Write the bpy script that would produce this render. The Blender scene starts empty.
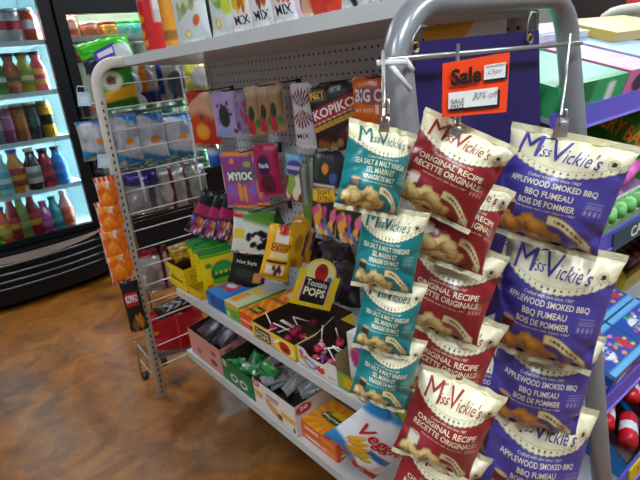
import bpy, bmesh, math, random
import numpy as np
from mathutils import Vector, Matrix
R = random.Random(7)
SC = bpy.context.scene
COL = SC.collection
# ------------------------------------------------------------------ camera
YAW, PITCH, ROLL, FPX = .645, .33, -.111, 521.0
CAMP = np.array([0., 0., 1.4])
FLOOR = -.05
_f = np.array([math.sin(YAW)*math.cos(PITCH), math.cos(YAW)*math.cos(PITCH), -math.sin(PITCH)])
_r = np.array([math.cos(YAW), -math.sin(YAW), 0.])
_u = np.cross(_r, _f)
CR = math.cos(ROLL)*_r + math.sin(ROLL)*_u
CU = -math.sin(ROLL)*_r + math.cos(ROLL)*_u
CF = _f
cd = bpy.data.cameras.new('camera'); cam = bpy.data.objects.new('camera', cd); COL.objects.link(cam)
cam.matrix_world = Matrix(((CR[0], CU[0], -CF[0], CAMP[0]), (CR[1], CU[1], -CF[1], CAMP[1]), (CR[2], CU[2], -CF[2], CAMP[2]), (0, 0, 0, 1)))
cd.sensor_width = 36; cd.lens = FPX/640*36; cd.clip_start = .02
SC.camera = cam

def ray(px): return CF + CR*(px[0]-320)/FPX - CU*(px[1]-240)/FPX
def at(px, ax, val):
    d = ray(px)
    if ax == 3: return CAMP + d*val
    return CAMP + d*((val-CAMP[ax])/d[ax])
def proj(P):
    d = np.asarray(P, float)-CAMP; z = d@CF
    return np.array([320+FPX*(d@CR)/z, 240-FPX*(d@CU)/z])
def nrm(a): a = np.asarray(a, float); return a/np.linalg.norm(a)

# ------------------------------------------------------------------ colour + materials
def lin(h):
    if isinstance(h, str):
        h = h.lstrip('#'); c = [int(h[i:i+2], 16)/255 for i in (0, 2, 4)]
    else: c = h
    return np.array([x/12.92 if x <= .04045 else ((x+.055)/1.055)**2.4 for x in c])

def mat(name, rough=.5, metal=0., attr=True, col=None, spec=.5, bump=0., bscale=200., coat=0., noise=0., nscale=8.):
    m = bpy.data.materials.new(name); m.use_nodes = True
    nt = m.node_tree; b = nt.nodes['Principled BSDF']
    b.inputs['Roughness'].default_value = rough; b.inputs['Metallic'].default_value = metal
    b.inputs['Specular IOR Level'].default_value = spec
    b.inputs['Coat Weight'].default_value = coat
    src = None
    if attr:
        a = nt.nodes.new('ShaderNodeAttribute'); a.attribute_name = 'Col'; src = a.outputs['Color']
    else:
        rgb = nt.nodes.new('ShaderNodeRGB'); rgb.outputs[0].default_value = (*lin(col), 1); src = rgb.outputs[0]
    if noise:
        tc = nt.nodes.new('ShaderNodeTexCoord'); nz = nt.nodes.new('ShaderNodeTexNoise'); nz.inputs['Scale'].default_value = nscale; nz.inputs['Detail'].default_value = 5
        mx = nt.nodes.new('ShaderNodeMix'); mx.data_type = 'RGBA'; mx.blend_type = 'MULTIPLY'; mx.inputs[0].default_value = 1
        rp = nt.nodes.new('ShaderNodeMapRange'); rp.inputs[1].default_value = .3; rp.inputs[2].default_value = .7; rp.inputs[3].default_value = 1-noise; rp.inputs[4].default_value = 1
        nt.links.new(tc.outputs['Object'], nz.inputs['Vector']); nt.links.new(nz.outputs['Fac'], rp.inputs[0])
        nt.links.new(src, mx.inputs[6]); nt.links.new(rp.outputs[0], mx.inputs[7]); src = mx.outputs[2]
    nt.links.new(src, b.inputs['Base Color'])
    if bump:
        tc = nt.nodes.new('ShaderNodeTexCoord'); nz = nt.nodes.new('ShaderNodeTexNoise'); nz.inputs['Scale'].default_value = bscale; nz.inputs['Detail'].default_value = 3
        bp = nt.nodes.new('ShaderNodeBump'); bp.inputs['Strength'].default_value = bump; bp.inputs['Distance'].default_value = .004
        nt.links.new(tc.outputs['Object'], nz.inputs['Vector']); nt.links.new(nz.outputs['Fac'], bp.inputs['Height']); nt.links.new(bp.outputs[0], b.inputs['Normal'])
    return m
def emis(name, col, s):
    m = bpy.data.materials.new(name); m.use_nodes = True; nt = m.node_tree; nt.nodes.clear()
    e = nt.nodes.new('ShaderNodeEmission'); o = nt.nodes.new('ShaderNodeOutputMaterial')
    e.inputs[0].default_value = (*lin(col), 1); e.inputs[1].default_value = s; nt.links.new(e.outputs[0], o.inputs[0]); return m
def glass(name, col, rough=.02, alpha=.12):
    m = bpy.data.materials.new(name); m.use_nodes = True; nt = m.node_tree; nt.nodes.clear()
    t = nt.nodes.new('ShaderNodeBsdfTransparent'); g = nt.nodes.new('ShaderNodeBsdfGlossy'); mx = nt.nodes.new('ShaderNodeMixShader'); o = nt.nodes.new('ShaderNodeOutputMaterial')
    fr = nt.nodes.new('ShaderNodeFresnel'); fr.inputs[0].default_value = 1.45
    t.inputs[0].default_value = (*lin(col), 1); g.inputs['Roughness'].default_value = rough
    nt.links.new(fr.outputs[0], mx.inputs[0]); nt.links.new(t.outputs[0], mx.inputs[1]); nt.links.new(g.outputs[0], mx.inputs[2]); nt.links.new(mx.outputs[0], o.inputs[0]); return m
M = dict(
 film=mat('printed_film', .30, spec=.5, bump=.25, bscale=45),
 filmdull=mat('printed_matte_film', .45, bump=.25, bscale=60),
 foil=mat('silver_foil', .28, .55, bump=.3, bscale=60),
 card=mat('printed_card', .42),
 ink=mat('printing_ink', .5),
 plastic=mat('moulded_plastic', .35),
 liquid=mat('tinted_drink', .15, coat=.5),
 metal=mat('brushed_steel', .32, .85),
 paint=mat('powder_coated_steel', .42, noise=.08, nscale=6),
 black=mat('black_cooler_plastic', .42, spec=.25),
 glass=glass('cooler_glass', '#f2f8f8'),
 clear=glass('clear_plastic', '#eef4f4', .12),
)

# ------------------------------------------------------------------ text
_tc = {}
def text_geo(s, bold=0., shear=0., fine=False):
    k = (s, bold, shear, fine)
    if k in _tc: return _tc[k]
    cu = bpy.data.curves.new('t', 'FONT'); cu.body = s; cu.offset = bold; cu.shear = shear; cu.resolution_u = 2
    cu.align_x = 'CENTER'
    o = bpy.data.objects.new('t', cu); COL.objects.link(o); bpy.context.view_layer.update()
    dg = bpy.context.evaluated_depsgraph_get(); me = o.evaluated_get(dg).to_mesh()
    bm = bmesh.new(); bm.from_mesh(me); bmesh.ops.triangulate(bm, faces=bm.faces[:])
    if fine:
        for _ in range(2): bmesh.ops.subdivide_edges(bm, edges=bm.edges[:], cuts=1, use_grid_fill=True)
        bmesh.ops.triangulate(bm, faces=bm.faces[:])
    V = np.array([v.co[:2] for v in bm.verts]); F = [tuple(v.index for v in p.verts) for p in bm.faces]; bm.free()
    o.evaluated_get(dg).to_mesh_clear(); bpy.data.objects.remove(o); bpy.data.curves.remove(cu)
    lo, hi = V.min(0), V.max(0); V = (V-lo)/(hi-lo); asp = (hi-lo)[0]/(hi-lo)[1]
    _tc[k] = (V, F, asp); return _tc[k]

# ------------------------------------------------------------------ mesh builder
class MB:
    def __init__(s): s.v = []; s.c = []; s.f = []; s.m = []; s.sm = []; s.mats = []; s.n = 0
    def mi(s, m):
        m = M[m] if isinstance(m, str) else m
        if m not in s.mats: s.mats.append(m)
        return s.mats.index(m)
    def add(s, V, F, C, m, smooth=False):
        V = np.asarray(V, float).reshape(-1, 3); C = np.asarray(C, float)
        if C.ndim == 1: C = np.tile(C, (len(V), 1))
        s.v.append(V); s.c.append(C); k = s.mi(m); n = s.n
        for f in F: s.f.append(tuple(i+n for i in f)); s.m.append(k); s.sm.append(smooth)
        s.n += len(V); return s
    def grid(s, P, C, m, smooth=True, flip=False):      # P (nv,nu,3)
        nv, nu = P.shape[:2]; F = []
        for j in range(nv-1):
            for i in range(nu-1):
                a = j*nu+i; q = (a, a+1, a+nu+1, a+nu); F.append(q[::-1] if flip else q)
        C = np.asarray(C, float)
        return s.add(P.reshape(-1, 3), F, C.reshape(-1, 3) if C.ndim == 3 else C, m, smooth)
    def box(s, x0, x1, y0, y1, z0, z1, col, m='card', mtx=None):
        V = np.array([(x, y, z) for z in (z0, z1) for y in (y0, y1) for x in (x0, x1)], float)
        if mtx is not None: V = V@np.array(mtx)[:3, :3].T + np.array(mtx)[:3, 3]
        F = [(0, 2, 3, 1), (4, 5, 7, 6), (0, 1, 5, 4), (2, 6, 7, 3), (0, 4, 6, 2), (1, 3, 7, 5)]
        return s.add(V, F, lin(col), m)
    def hexa(s, b, t, col, m='card'):   # 4 bottom points (ccw), 4 top points
        V = list(b)+list(t); F = [(3, 2, 1, 0), (4, 5, 6, 7)]+[(i, (i+1) % 4, 4+(i+1) % 4, 4+i) for i in range(4)]
        return s.add(V, F, lin(col), m)
    def tube(s, pts, r, col, m='metal', n=8, ry=None, up=None, caps=True):
        pts = [np.asarray(p, float) for p in pts]; V = []; F = []; K = len(pts)
        prev = None
        for i, p in enumerate(pts):
            t = nrm(pts[min(i+1, K-1)]-pts[max(i-1, 0)])
            if up is not None: a = np.asarray(up, float)
            else: a = prev if prev is not None else (np.array([0, 0, 1.]) if abs(t[2]) < .9 else np.array([1., 0, 0]))
            a = nrm(a-t*(a@t)); b = np.cross(t, a); prev = a
            for k in range(n):
                w = 2*math.pi*k/n
                if n == 4: w += math.pi/4
                V.append(p+a*math.cos(w)*r+b*math.sin(w)*(ry or r))
        for i in range(K-1):
            for k in range(n):
                F.append((i*n+k, i*n+(k+1) % n, (i+1)*n+(k+1) % n, (i+1)*n+k))
        if caps: F.append(tuple(range(n))[::-1]); F.append(tuple((K-1)*n+k for k in range(n)))
        return s.add(V, F, lin(col), m, n > 4)
    def lathe(s, prof, m, n=16, c=(0, 0, 0)):     # prof [(r,z,col)]
        V = []; C = []; F = []
        for (r, z, col) in prof:
            for k in range(n):
                a = 2*math.pi*k/n; V.append((c[0]+r*math.cos(a), c[1]+r*math.sin(a), c[2]+z)); C.append(lin(col))
        for i in range(len(prof)-1):
            for k in range(n): F.append((i*n+k, i*n+(k+1) % n, (i+1)*n+(k+1) % n, (i+1)*n+k))
        F.append(tuple(range(n))[::-1]); F.append(tuple((len(prof)-1)*n+k for k in range(n)))
        return s.add(V, F, np.array(C), m, True)
    def print(s, mp, fn, nu, nv, m='card', smooth=False, flip=False):
        U, Vv = np.meshgrid(np.linspace(0, 1, nu), np.linspace(0, 1, nv))
        P = mp(U, Vv); return s.grid(P, fn(U, Vv) if callable(fn) else lin(fn), m, smooth, flip)
    def text(s, mp, txt, u, v, w, h, col, bold=.0, shear=0., rot=0., arc=0., m='ink', eps=.0006, asp=1., fine=False):
        V, F, _ = text_geo(txt, bold, shear, fine)
        x = (V[:, 0]-.5)*w; y = (V[:, 1]-.5)*h + arc*(1-(2*V[:, 0]-1)**2)
        c, sn = math.cos(rot), math.sin(rot)
        uu = u+x*c-y*sn/asp; vv = v+x*sn*asp+y*c
        uu = np.clip(uu, .002, .998); vv = np.clip(vv, .002, .998)
        P = mp(uu, vv); e = 1e-3
        du = mp(np.clip(uu+e, 0, 1), vv)-mp(np.clip(uu-e, 0, 1), vv); dv = mp(uu, np.clip(vv+e, 0, 1))-mp(uu, np.clip(vv-e, 0, 1))
        N = np.cross(du, dv); N /= np.linalg.norm(N, axis=-1, keepdims=True)+1e-12
        return s.add(P+N*eps, F, lin(col), m)
    def mesh(s, name):
        me = bpy.data.meshes.new(name)
        V = np.concatenate(s.v); C = np.concatenate(s.c)
        me.from_pydata(V.tolist(), [], s.f); 
        for m in s.mats: me.materials.append(m)
        me.polygons.foreach_set('material_index', s.m); me.polygons.foreach_set('use_smooth', s.sm)
        at_ = me.color_attributes.new('Col', 'FLOAT_COLOR', 'POINT')
        at_.data.foreach_set('color', np.concatenate([C, np.ones((len(C), 1))], 1).ravel())
        me.update(); return me
    def obj(s, name, parent=None, mtx=None):
        o = bpy.data.objects.new(name, s.mesh(name)); COL.objects.link(o)
        if mtx is not None: o.matrix_world = mtx
        if parent is not None: o.parent = parent
        return o
# ------------------------------------------------------------------ scene bookkeeping
def tag(o, label=None, cat=None, group=None, kind=None):
    if label: o['label'] = label
    if cat: o['category'] = cat
    if group: o['group'] = group
    if kind: o['kind'] = kind
    return o
def thing(name, label, cat, mtx=None, group=None):
    o = bpy.data.objects.new(name, None); o.empty_display_size = .05; COL.objects.link(o)
    if mtx is not None: o.matrix_world = mtx
    return tag(o, label, cat, group)
def dup(root, mtx, label=None, group=None):
    r = root.copy(); COL.objects.link(r); r.matrix_world = mtx
    if label: r['label'] = label
    if group: r['group'] = group
    for ch in list(root.children):
        c = ch.copy(); COL.objects.link(c); c.parent = r
        for g in list(ch.children):
            d = g.copy(); COL.objects.link(d); d.parent = c
    return r
def struct(mb, name): return tag(mb.obj(name), kind='structure')
def T(x, y, z, rz=0.): return Matrix.Translation((x, y, z)) @ Matrix.Rotation(rz, 4, 'Z')
def basis(P, u, v, n, su=1., sv=1., sn=1.):
    return Matrix(((u[0]*su, v[0]*sv, n[0]*sn, P[0]), (u[1]*su, v[1]*sv, n[1]*sn, P[1]), (u[2]*su, v[2]*sv, n[2]*sn, P[2]), (0, 0, 0, 1)))
def facing(P, blend, axis=(0, -1, 0), pitch=0.):
    """outward normal between the shelf-face normal and the aisle where the shopper stands"""
    a = np.array(axis, float); d = CAMP-np.asarray(P); d[2] = 0; d = nrm(d)
    n = nrm(a*(1-blend)+d*blend); n = n*math.cos(pitch)+np.array([0, 0, 1.])*math.sin(pitch); return nrm(n)
def pose(px, ax, val, blend=.8, axis=(0, -1, 0), ang=0., wpx=40, hpx=40, pitch=0., lean=None):
    """pose of a flat item: centre, in-plane axes and real width and height"""
    P = at(px, ax, val); n = facing(P, blend, axis, pitch)
    px = np.asarray(px, float)
    if ang is None: u = nrm(np.cross((0, 0, 1.), n))
    else:
        a = math.radians(ang); d = np.array([math.cos(a), math.sin(a)])
        m = np.cross(ray(px), ray(px+d*20)); u = nrm(np.cross(n, m))
        if (proj(P+u*.01)-px)@d < 0: u = -u
    v = np.cross(n, u)
    if lean is not None:      # turn the bag about the vertical until its side edges lean as wanted
        best = None; n0 = n
        for yaw in np.radians(np.arange(-40, 41, 1.)):
            cy, sy_ = math.cos(yaw), math.sin(yaw); n1 = np.array([n0[0]*cy-n0[1]*sy_, n0[0]*sy_+n0[1]*cy, n0[2]])
            u1 = nrm(np.cross(n1, m)); u1 = u1 if (proj(P+u1*.01)-px)@d > 0 else -u1
            v1 = np.cross(n1, u1); q = proj(P+v1*.01)-px; le = math.degrees(math.atan2(q[0], -q[1]))
            s = abs(le-lean)+.08*abs(math.degrees(yaw))
            if best is None or s < best[0]: best = (s, n1, u1, v1)
        _, n, u, v = best
    su = np.linalg.norm(proj(P+u*.01)-proj(P-u*.01))/.02; sv = np.linalg.norm(proj(P+v*.01)-proj(P-v*.01))/.02
    return P, u, v, n, wpx/su, hpx/sv
# ------------------------------------------------------------------ print-design helpers
def full(U, c): return np.tile(lin(c), U.shape+(1,))
def sst(x, w): return np.clip(x/w+.5, 0, 1)
def over(C, c, a): c = lin(c) if isinstance(c, str) else c; return C*(1-a[..., None])+c*a[..., None]
def ell(U, V, cu, cv, ru, rv, rot=0., soft=.08):
    x = U-cu; y = V-cv; c, s = math.cos(rot), math.sin(rot); X = x*c+y*s; Y = -x*s+y*c
    d = np.sqrt((X/ru)**2+(Y/rv)**2); return sst(1-d, soft*2)
def rect(U, V, u0, u1, v0, v1, soft=.012):
    return np.minimum.reduce([sst(U-u0, soft), sst(u1-U, soft), sst(V-v0, soft), sst(v1-V, soft)])
def blobs(C, U, V, box, cols, n, r0, r1, rnd):
    for i in range(n):
        C = over(C, rnd.choice(cols), ell(U, V, rnd.uniform(box[0], box[1]), rnd.uniform(box[2], box[3]), rnd.uniform(r0, r1), rnd.uniform(r0, r1), rnd.uniform(0, 3), .15))
    return C
def grad(U, V, c0, c1): return full(U, c0)*(1-V[..., None])+full(U, c1)*V[..., None]

# ------------------------------------------------------------------ soft bags
def pillow(w, h, t, seed=0, wr=1., seal=.06, sag=0., flat=2.6, taper=0.):
    rn = np.random.RandomState(seed); ph = rn.uniform(0, 6.28, 14); am = rn.uniform(.5, 1, 14)
    def S(U, V, side=1):
        q = np.clip((V-seal)/(1-2*seal), 0, 1)
        prof = np.clip(1-np.abs(2*q-1)**3.2, 0, 1)**.7
        a = np.clip(1-np.abs(2*U-1)**flat, 0, 1)**.75
        n = t*prof*a
        edge = np.exp(-((V-seal)/.13)**2)+np.exp(-((1-V-seal)/.13)**2)
        wrk = np.sin(U*23+ph[0]+2*np.sin(V*5+ph[1]))*am[0]+np.sin(U*37+ph[2]+V*6)*am[1]*.7
        n = n+wr*t*.07*wrk*edge*a
        n = n+wr*t*.045*(np.sin(6*U+9*V+ph[3])+np.sin(-8*U+7*V+ph[4])+.6*np.sin(15*V+4*U+ph[5]))*prof*a
        # soft dents coming in from the sides
        for k in range(6):
            cu = 0 if k % 2 else 1; cv = .2+.6*((ph[6+k] % 1)); n = n-wr*t*.20*am[6+k]*np.exp(-((U-cu)/.16)**2-((V-cv+(.35*(U-cu)*(1 if k<3 else -1)))/.05)**2)*prof*a**.5
        x = (U-.5)*w*(1-.07*prof)*(1-taper*(1-V))
        y = (V-.5)*h
        z = side*n+sag*(2*V-1)**2*h + .006*w/.2*np.sin(U*7+ph[2])*(1-prof)
        return np.stack([x, y, z], -1)
    return S
def soft_bag(S, fn, nu, nv, name, parent=None, texts=(), m='film', back='#b9b9b4', mtx=None, seal=None):
    mb = MB()
    mb.print(S, fn, nu, nv, m, True)
    mb.print(lambda U, V: S(U, V, -.7), back if callable(back) else (lambda U, V: full(U, back)), max(6, nu//3), max(6, nv//3), m, True, True)
    for tx in texts: mb.text(S, *tx[0], **tx[1])
    return mb.obj(name, parent, mtx)
# ================================================================== kettle chip bags on the end of the gondola
CREAM = '#efe7c2'
def chip_design(base, dark, ink, cup, chipc):
    rn = random.Random(3)
    def fn(U, V):
        C = full(U, base)
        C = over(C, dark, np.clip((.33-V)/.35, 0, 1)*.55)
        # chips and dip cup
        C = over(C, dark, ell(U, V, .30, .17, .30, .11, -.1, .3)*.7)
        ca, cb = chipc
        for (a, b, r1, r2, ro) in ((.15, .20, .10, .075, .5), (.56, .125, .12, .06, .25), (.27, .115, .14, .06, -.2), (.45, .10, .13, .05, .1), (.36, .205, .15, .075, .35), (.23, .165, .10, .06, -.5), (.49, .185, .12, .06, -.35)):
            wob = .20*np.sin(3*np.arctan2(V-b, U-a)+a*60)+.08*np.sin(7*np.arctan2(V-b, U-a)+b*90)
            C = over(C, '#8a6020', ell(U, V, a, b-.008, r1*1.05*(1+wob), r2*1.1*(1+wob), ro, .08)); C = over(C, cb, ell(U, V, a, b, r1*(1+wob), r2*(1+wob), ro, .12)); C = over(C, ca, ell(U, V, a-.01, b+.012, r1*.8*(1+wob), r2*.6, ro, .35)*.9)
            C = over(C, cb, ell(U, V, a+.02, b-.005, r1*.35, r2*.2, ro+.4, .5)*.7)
        C = over(C, cup, rect(U, V, .10, .23, .27, .36)); C = over(C, '#caa27a', ell(U, V, .165, .36, .065, .018))
        # ribbon
        rb = .255-.35*(U-.55)**1+.05*np.sin((U-.5)*9)
        C = over(C, '#6b5a34', rect(U, V-rb, .53, .945, -.046, .046)); C = over(C, '#ecd9a0', rect(U, V-rb, .54, .935, -.038, .038))
        C = over(C, '#3b3226', rect(U, V-rb, .60, .88, -.012, .012)*(.35+.65*(np.sin(U*150) > -.2)))
        # lace collar
        lb = .80-.155*(1-(2*U-1)**2)
        sc = .012*np.abs(np.sin(U*math.pi*17))
        C = over(C, dark, sst(V-(lb-sc-.012), .012)); C = over(C, CREAM, sst(V-(lb-sc), .012))
        d = (np.sin(U*math.pi*17+1.57)**2 > .9)*(np.abs(V-lb-.022) < .009); C = over(C, '#57462f', d*1.)
        C = over(C, '#cfc69c', (np.abs(V-lb-.045) < .004)*1.)
        # maple leaf roundel
        C = over(C, '#8d8462', ell(U, V, .885, .815, .042, .040)); C = over(C, CREAM, ell(U, V, .885, .815, .037, .035))
        for r1, r2, ro in ((.010, .026, 0), (.026, .009, .5), (.026, .009, -.5), (.018, .014, 0)): C = over(C, '#2b2b26', ell(U, V, .885, .818, r1, r2, ro, .1))
        # small nutrition print at the right
        C = over(C, CREAM, rect(U, V, .80, .93, .44, .50)*.25*(np.sin(V*260) > 0)); C = over(C, CREAM, rect(U, V, .80, .93, .385, .42)*.35*(np.sin(U*150) > 0))
        C = over(C, CREAM, ell(U, V, .87, .10, .04, .035)*.55)
        return C
    return fn
def chip_bag(kind, w, h, mtx, label, group):
    base, dark, ink, cup, l1, l2, l3, seed = CHIP[kind]
    t = .056
    S = pillow(w, h, t, seed, 1.7, .06, taper=.08)
    sub = lambda a, b, sd=1: (lambda U, V: S(U, a+(b-a)*V, sd))
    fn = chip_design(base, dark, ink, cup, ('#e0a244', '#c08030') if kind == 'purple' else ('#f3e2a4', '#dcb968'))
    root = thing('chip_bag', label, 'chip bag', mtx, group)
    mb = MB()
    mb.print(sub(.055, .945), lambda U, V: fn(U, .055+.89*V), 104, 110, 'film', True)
    mb.print(sub(.055, .945, -.75), lambda U, V: over(full(U, base), CREAM, sst(V-.8, .02)), 24, 26, 'film', True, True)
    for tx, u_, v_, w_, h_, sh_ in (('M', .215, .835, .20, .17, .12), ('iss', .345, .805, .125, .085, .35), ('V', .47, .83, .155, .165, .1), ('ickie\'s', .655, .81, .29, .115, .35)):
        mb.text(S, tx, u_, v_+.015*(.45-u_), w_, h_, ink, .0, sh_, eps=.0022, fine=True)
    mb.print(lambda U, V: S(.27+.12*U, .90+.012*V+.02*U)+np.array([0, 0, .0007]), lin(ink), 4, 2, 'ink')
    mb.text(S, 'Crafted with care since 1987', .49, .615, .44, .026, CREAM, 0, .2)
    mb.text(S, l1, .49, .555, .74, .058, CREAM, .02)
    if l2: mb.text(S, l2, .49, .475, .40 if l3 else .78, .062, CREAM, .02)
    if l3: mb.text(S, l3, .49, .40, .48, .054, CREAM, .02)
    mb.text(S, 'Fabriquées avec soin depuis 1987', .49, .345 if l3 else .405, .52, .024, CREAM, 0, .2)
    mb.obj('bag_body', root)
    for nm, a, b, c in (('top_seal', .945, 1., CREAM), ('bottom_seal', 0., .055, CREAM)):
        q = MB(); crimp = lambda U, V: S(U, a+(b-a)*V)+np.stack([0*U, 0*U, .0012*np.sin(V*20)], -1)
        q.print(crimp, lambda U, V: over(full(U, c), '#d6cda4', (np.sin(V*25) > .3)*.5), 40, 10, 'film', True)
        q.print(lambda U, V: crimp(U, V)-np.array([0, 0, .0015]), lambda U, V: full(U, c), 40, 10, 'film', True, True)
        q.obj(nm, root)
    return root
CHIP = dict(
 teal=('#0c7f82', '#0a4f55', '#16706c', '#3a2c2a', 'SEA SALT & MALT VINEGAR', 'SEL MARIN ET', 'VINAIGRE DE MALT', 11),
 red=('#98282f', '#5f171d', '#9c2a2c', '#d8d2c4', 'ORIGINAL RECIPE', 'RECETTE ORIGINALE', '', 5),
 purple=('#5048a0', '#2a2564', '#4a3c92', '#5c2a24', 'APPLEWOOD SMOKED BBQ', 'BBQ FUMEAU', 'BOIS DE POMMIER', 23))
W0, H0 = .2, .2
protos = {}
def hang_chip(kind, px, y, ang, wpx, hpx, label, blend=1.0, pitch=.2, depth=1., lean=None):
    P, u, v, n, w, h = pose(px, 3, y, blend, ang=ang, wpx=wpx*1.04, hpx=hpx, pitch=pitch, lean=ang-1 if lean is None else lean)
    mtx = basis(P, u, v, n, w/W0, h/H0, depth*(w/W0+h/H0)/2)
    g = {'teal': 'teal salt and vinegar chip bags', 'red': 'red original recipe chip bags', 'purple': 'purple barbecue chip bags'}[kind]
    if kind not in protos: protos[kind] = chip_bag(kind, W0, H0, mtx, label, g); return protos[kind]
    return dup(protos[kind], mtx, label, g)
# teal column
hang_chip('teal', (375, 170), .66, 13, 68, 90, 'teal salt and vinegar chip bag, topmost of the teal column, on a clip')
hang_chip('teal', (388, 250), .72, 11, 66, 86, 'teal salt and vinegar chip bag, second from the top of the teal column')
hang_chip('teal', (388, 316), .77, 13, 62, 78, 'teal salt and vinegar chip bag, third from the top of the teal column')
hang_chip('teal', (386, 369), .82, 17, 62, 76, 'lowest teal salt and vinegar chip bag, in front of the green tray')
# red column
hang_chip('red', (449, 172), .71, 25, 96, 98, 'red original recipe chip bag, topmost of the red column below the sale sign', lean=27)
hang_chip('red', (455, 220), .78, 21, 92, 96, 'red chip bag half hidden behind the topmost red bag', pitch=.3)
hang_chip('red', (449, 290), .85, 18, 90, 98, 'red original recipe chip bag, third from the top of the red column')
hang_chip('red', (448, 356), .91, 20, 88, 96, 'fourth red chip bag from the top, its collar covered by the third')
hang_chip('red', (446, 423), .87, 23, 88, 94, 'red chip bag near the bottom with its whole name and leaf badge showing')
hang_chip('red', (434, 482), .94, 24, 84, 90, 'lowest red chip bag, right beside the veggie snack bag')
# purple column
hang_chip('purple', (555, 191), .93, 14, 124, 118, 'purple barbecue chip bag, topmost of the purple column, on a large clip', lean=18)
hang_chip('purple', (550, 303), 1.02, 15, 116, 122, 'purple barbecue chip bag, second from the top of the purple column')
hang_chip('purple', (539, 378), 1.13, 15, 104, 108, 'third purple barbecue chip bag from the top, collar covered by the second')
hang_chip('purple', (533, 454), 1.20, 14, 104, 110, 'lowest purple barbecue chip bag in the purple column')
# bags hung on the inner strip, seen in the gap between the red and the purple column
hang_chip('purple', (500, 262), 1.16, 12, 84, 84, 'upper purple chip bag in the gap between red and purple columns')
hang_chip('purple', (492, 378), 1.24, 12, 80, 90, 'lower purple chip bag in the gap between red and purple columns')

# brown ruffled bags further back in the gap
def brown_design(U, V):
    C = full(U, '#4a3230'); C = over(C, '#e4dcbc', sst(.28-V+.02*np.abs(np.sin(U*50)), .02)); C = over(C, '#2c2420', (np.sin(U*60) > .75)*(np.abs(V-.2) < .02)*1.)
    C = over(C, '#2d2160', sst(V-.8, .02)); C = over(C, '#8a7060', ell(U, V, .5, .55, .2, .22)); C = over(C, '#4a3230', ell(U, V, .5, .55, .15, .17)); return C
for i, (px, lab) in enumerate((((492, 440), 'brown and cream chip bag deep in the gap beside the lowest purple bag'),)):
    P, u, v, n, w, h = pose(px, 3, 1.30, 1., ang=12, wpx=66, hpx=80, pitch=.3)
    S = pillow(w, h, .03, 3)
    tag(soft_bag(S, brown_design, 40, 44, 'chip_bag', None, mtx=basis(P, u, v, n)), lab, 'chip bag')

# ================================================================== sale board, hooks and sign
FY = .606
def clip(px, y, label, s=1.):
    P, u, v, n, w, h = pose(px, 3, y, .9, ang=3, wpx=16, hpx=24)
    r = thing('hanging_clip', label, 'clip', basis(P, u, v, n), 'clips holding the front chip bags')
    mb = MB()
    w = .022*s
    mb.print(lambda U, V: np.stack([(U-.5)*w*(1.15-.3*V), (V-.65)*.036*s, .012+.004*np.sin(V*3)], -1), '#c9ccd0', 3, 6, 'metal', True)
    mb.print(lambda U, V: np.stack([(U-.5)*w*(1.15-.3*V), (V-.65)*.036*s, .008+.0*V], -1), '#9a9ca0', 3, 6, 'metal', True, True)
    mb.obj('jaw', r)
    q = MB(); q.tube([(-.007*s, .004, .016), (.007*s, .004, .016)], .004*s, '#b4b6ba'); q.obj('spring', r)
    q = MB(); q.tube([(-.006*s, .010, .014), (-.004*s, .026, .012), (.004*s, .026, .012), (.006*s, .010, .014)], .0016, '#d8dadc'); q.obj('loop', r)
    return r
clip((384, 121), .625, 'metal clip gripping the topmost teal chip bag', .5)
clip((455, 130), .692, 'metal clip gripping the topmost red chip bag below the sale sign', .55)
clip((561, 124), .895, 'large metal clip gripping the topmost purple chip bag', .95)

# purple board hung from two split rings
by = .59
tl, tr, br, bl = [at(p, 1, by) for p in ((414, 42), (539, 30), (549, 150), (408, 160))]
r = thing('sale_board', 'dark purple blank board hung inside the grey frame arch behind the chip bags', 'board', T(*((tl+br)/2)))
def quad(a, b, c, d):   # tl,tr,br,bl
    a, b, c, d = map(np.asarray, (a, b, c, d)); return lambda U, V: (d*(1-U)[..., None]+c*U[..., None])*(1-V)[..., None]+(a*(1-U)[..., None]+b*U[..., None])*V[..., None]
def slab(mb, q, th, nrmv, col, m='card', nu=2, nv=2):
    n = np.asarray(nrmv, float)*th
    U = np.array([0, 1, 1, 0.]); V = np.array([0, 0, 1, 1.]); P = q(U, V)
    mb.hexa(P-n*0-n, P, col, m) if False else mb.add(np.concatenate([P-n, P]), [(3, 2, 1, 0), (4, 5, 6, 7)]+[(i, (i+1) % 4, 4+(i+1) % 4, 4+i) for i in range(4)], lin(col), m)
o0 = (tl+br)/2
mb = MB(); q = quad(tl-o0, tr-o0, br-o0+np.array([0, 0, -.35]), bl-o0+np.array([0, 0, -.35])); slab(mb, q, .004, (0, -1, 0), '#231758')
mb.obj('panel', r)
for px in ((415, 48), (530, 39)):
    P = at(px, 1, by-.004)-o0
    mb = MB(); mb.tube([P+np.array([math.cos(a)*.008, 0, math.sin(a)*.008]) for a in np.linspace(0, 6.283, 15)], .0025, '#b8963c', 'metal', 6); mb.obj('grommet', r)
for (p1, p2, p3, lab) in (((415, 53), (414, 36), (420, 26), 'left'), ((530, 44), (528, 22), (531, 12), 'right')):
    y = by-.012; mb = MB(); mb.tube([at((p1[0]+2, p1[1]-4), 1, y), at(p1, 1, y), at((p1[0]-4, p1[1]-4), 1, y), at(p2, 1, y), at(p3, 1, y), at((p3[0]+7, p3[1]+1), 1, y)], .0022, '#9a9a96', 'metal', 8)
    tag(mb.obj('wire_hook'), f'bent wire hook through the {lab} grommet of the purple board', 'hook')

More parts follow.
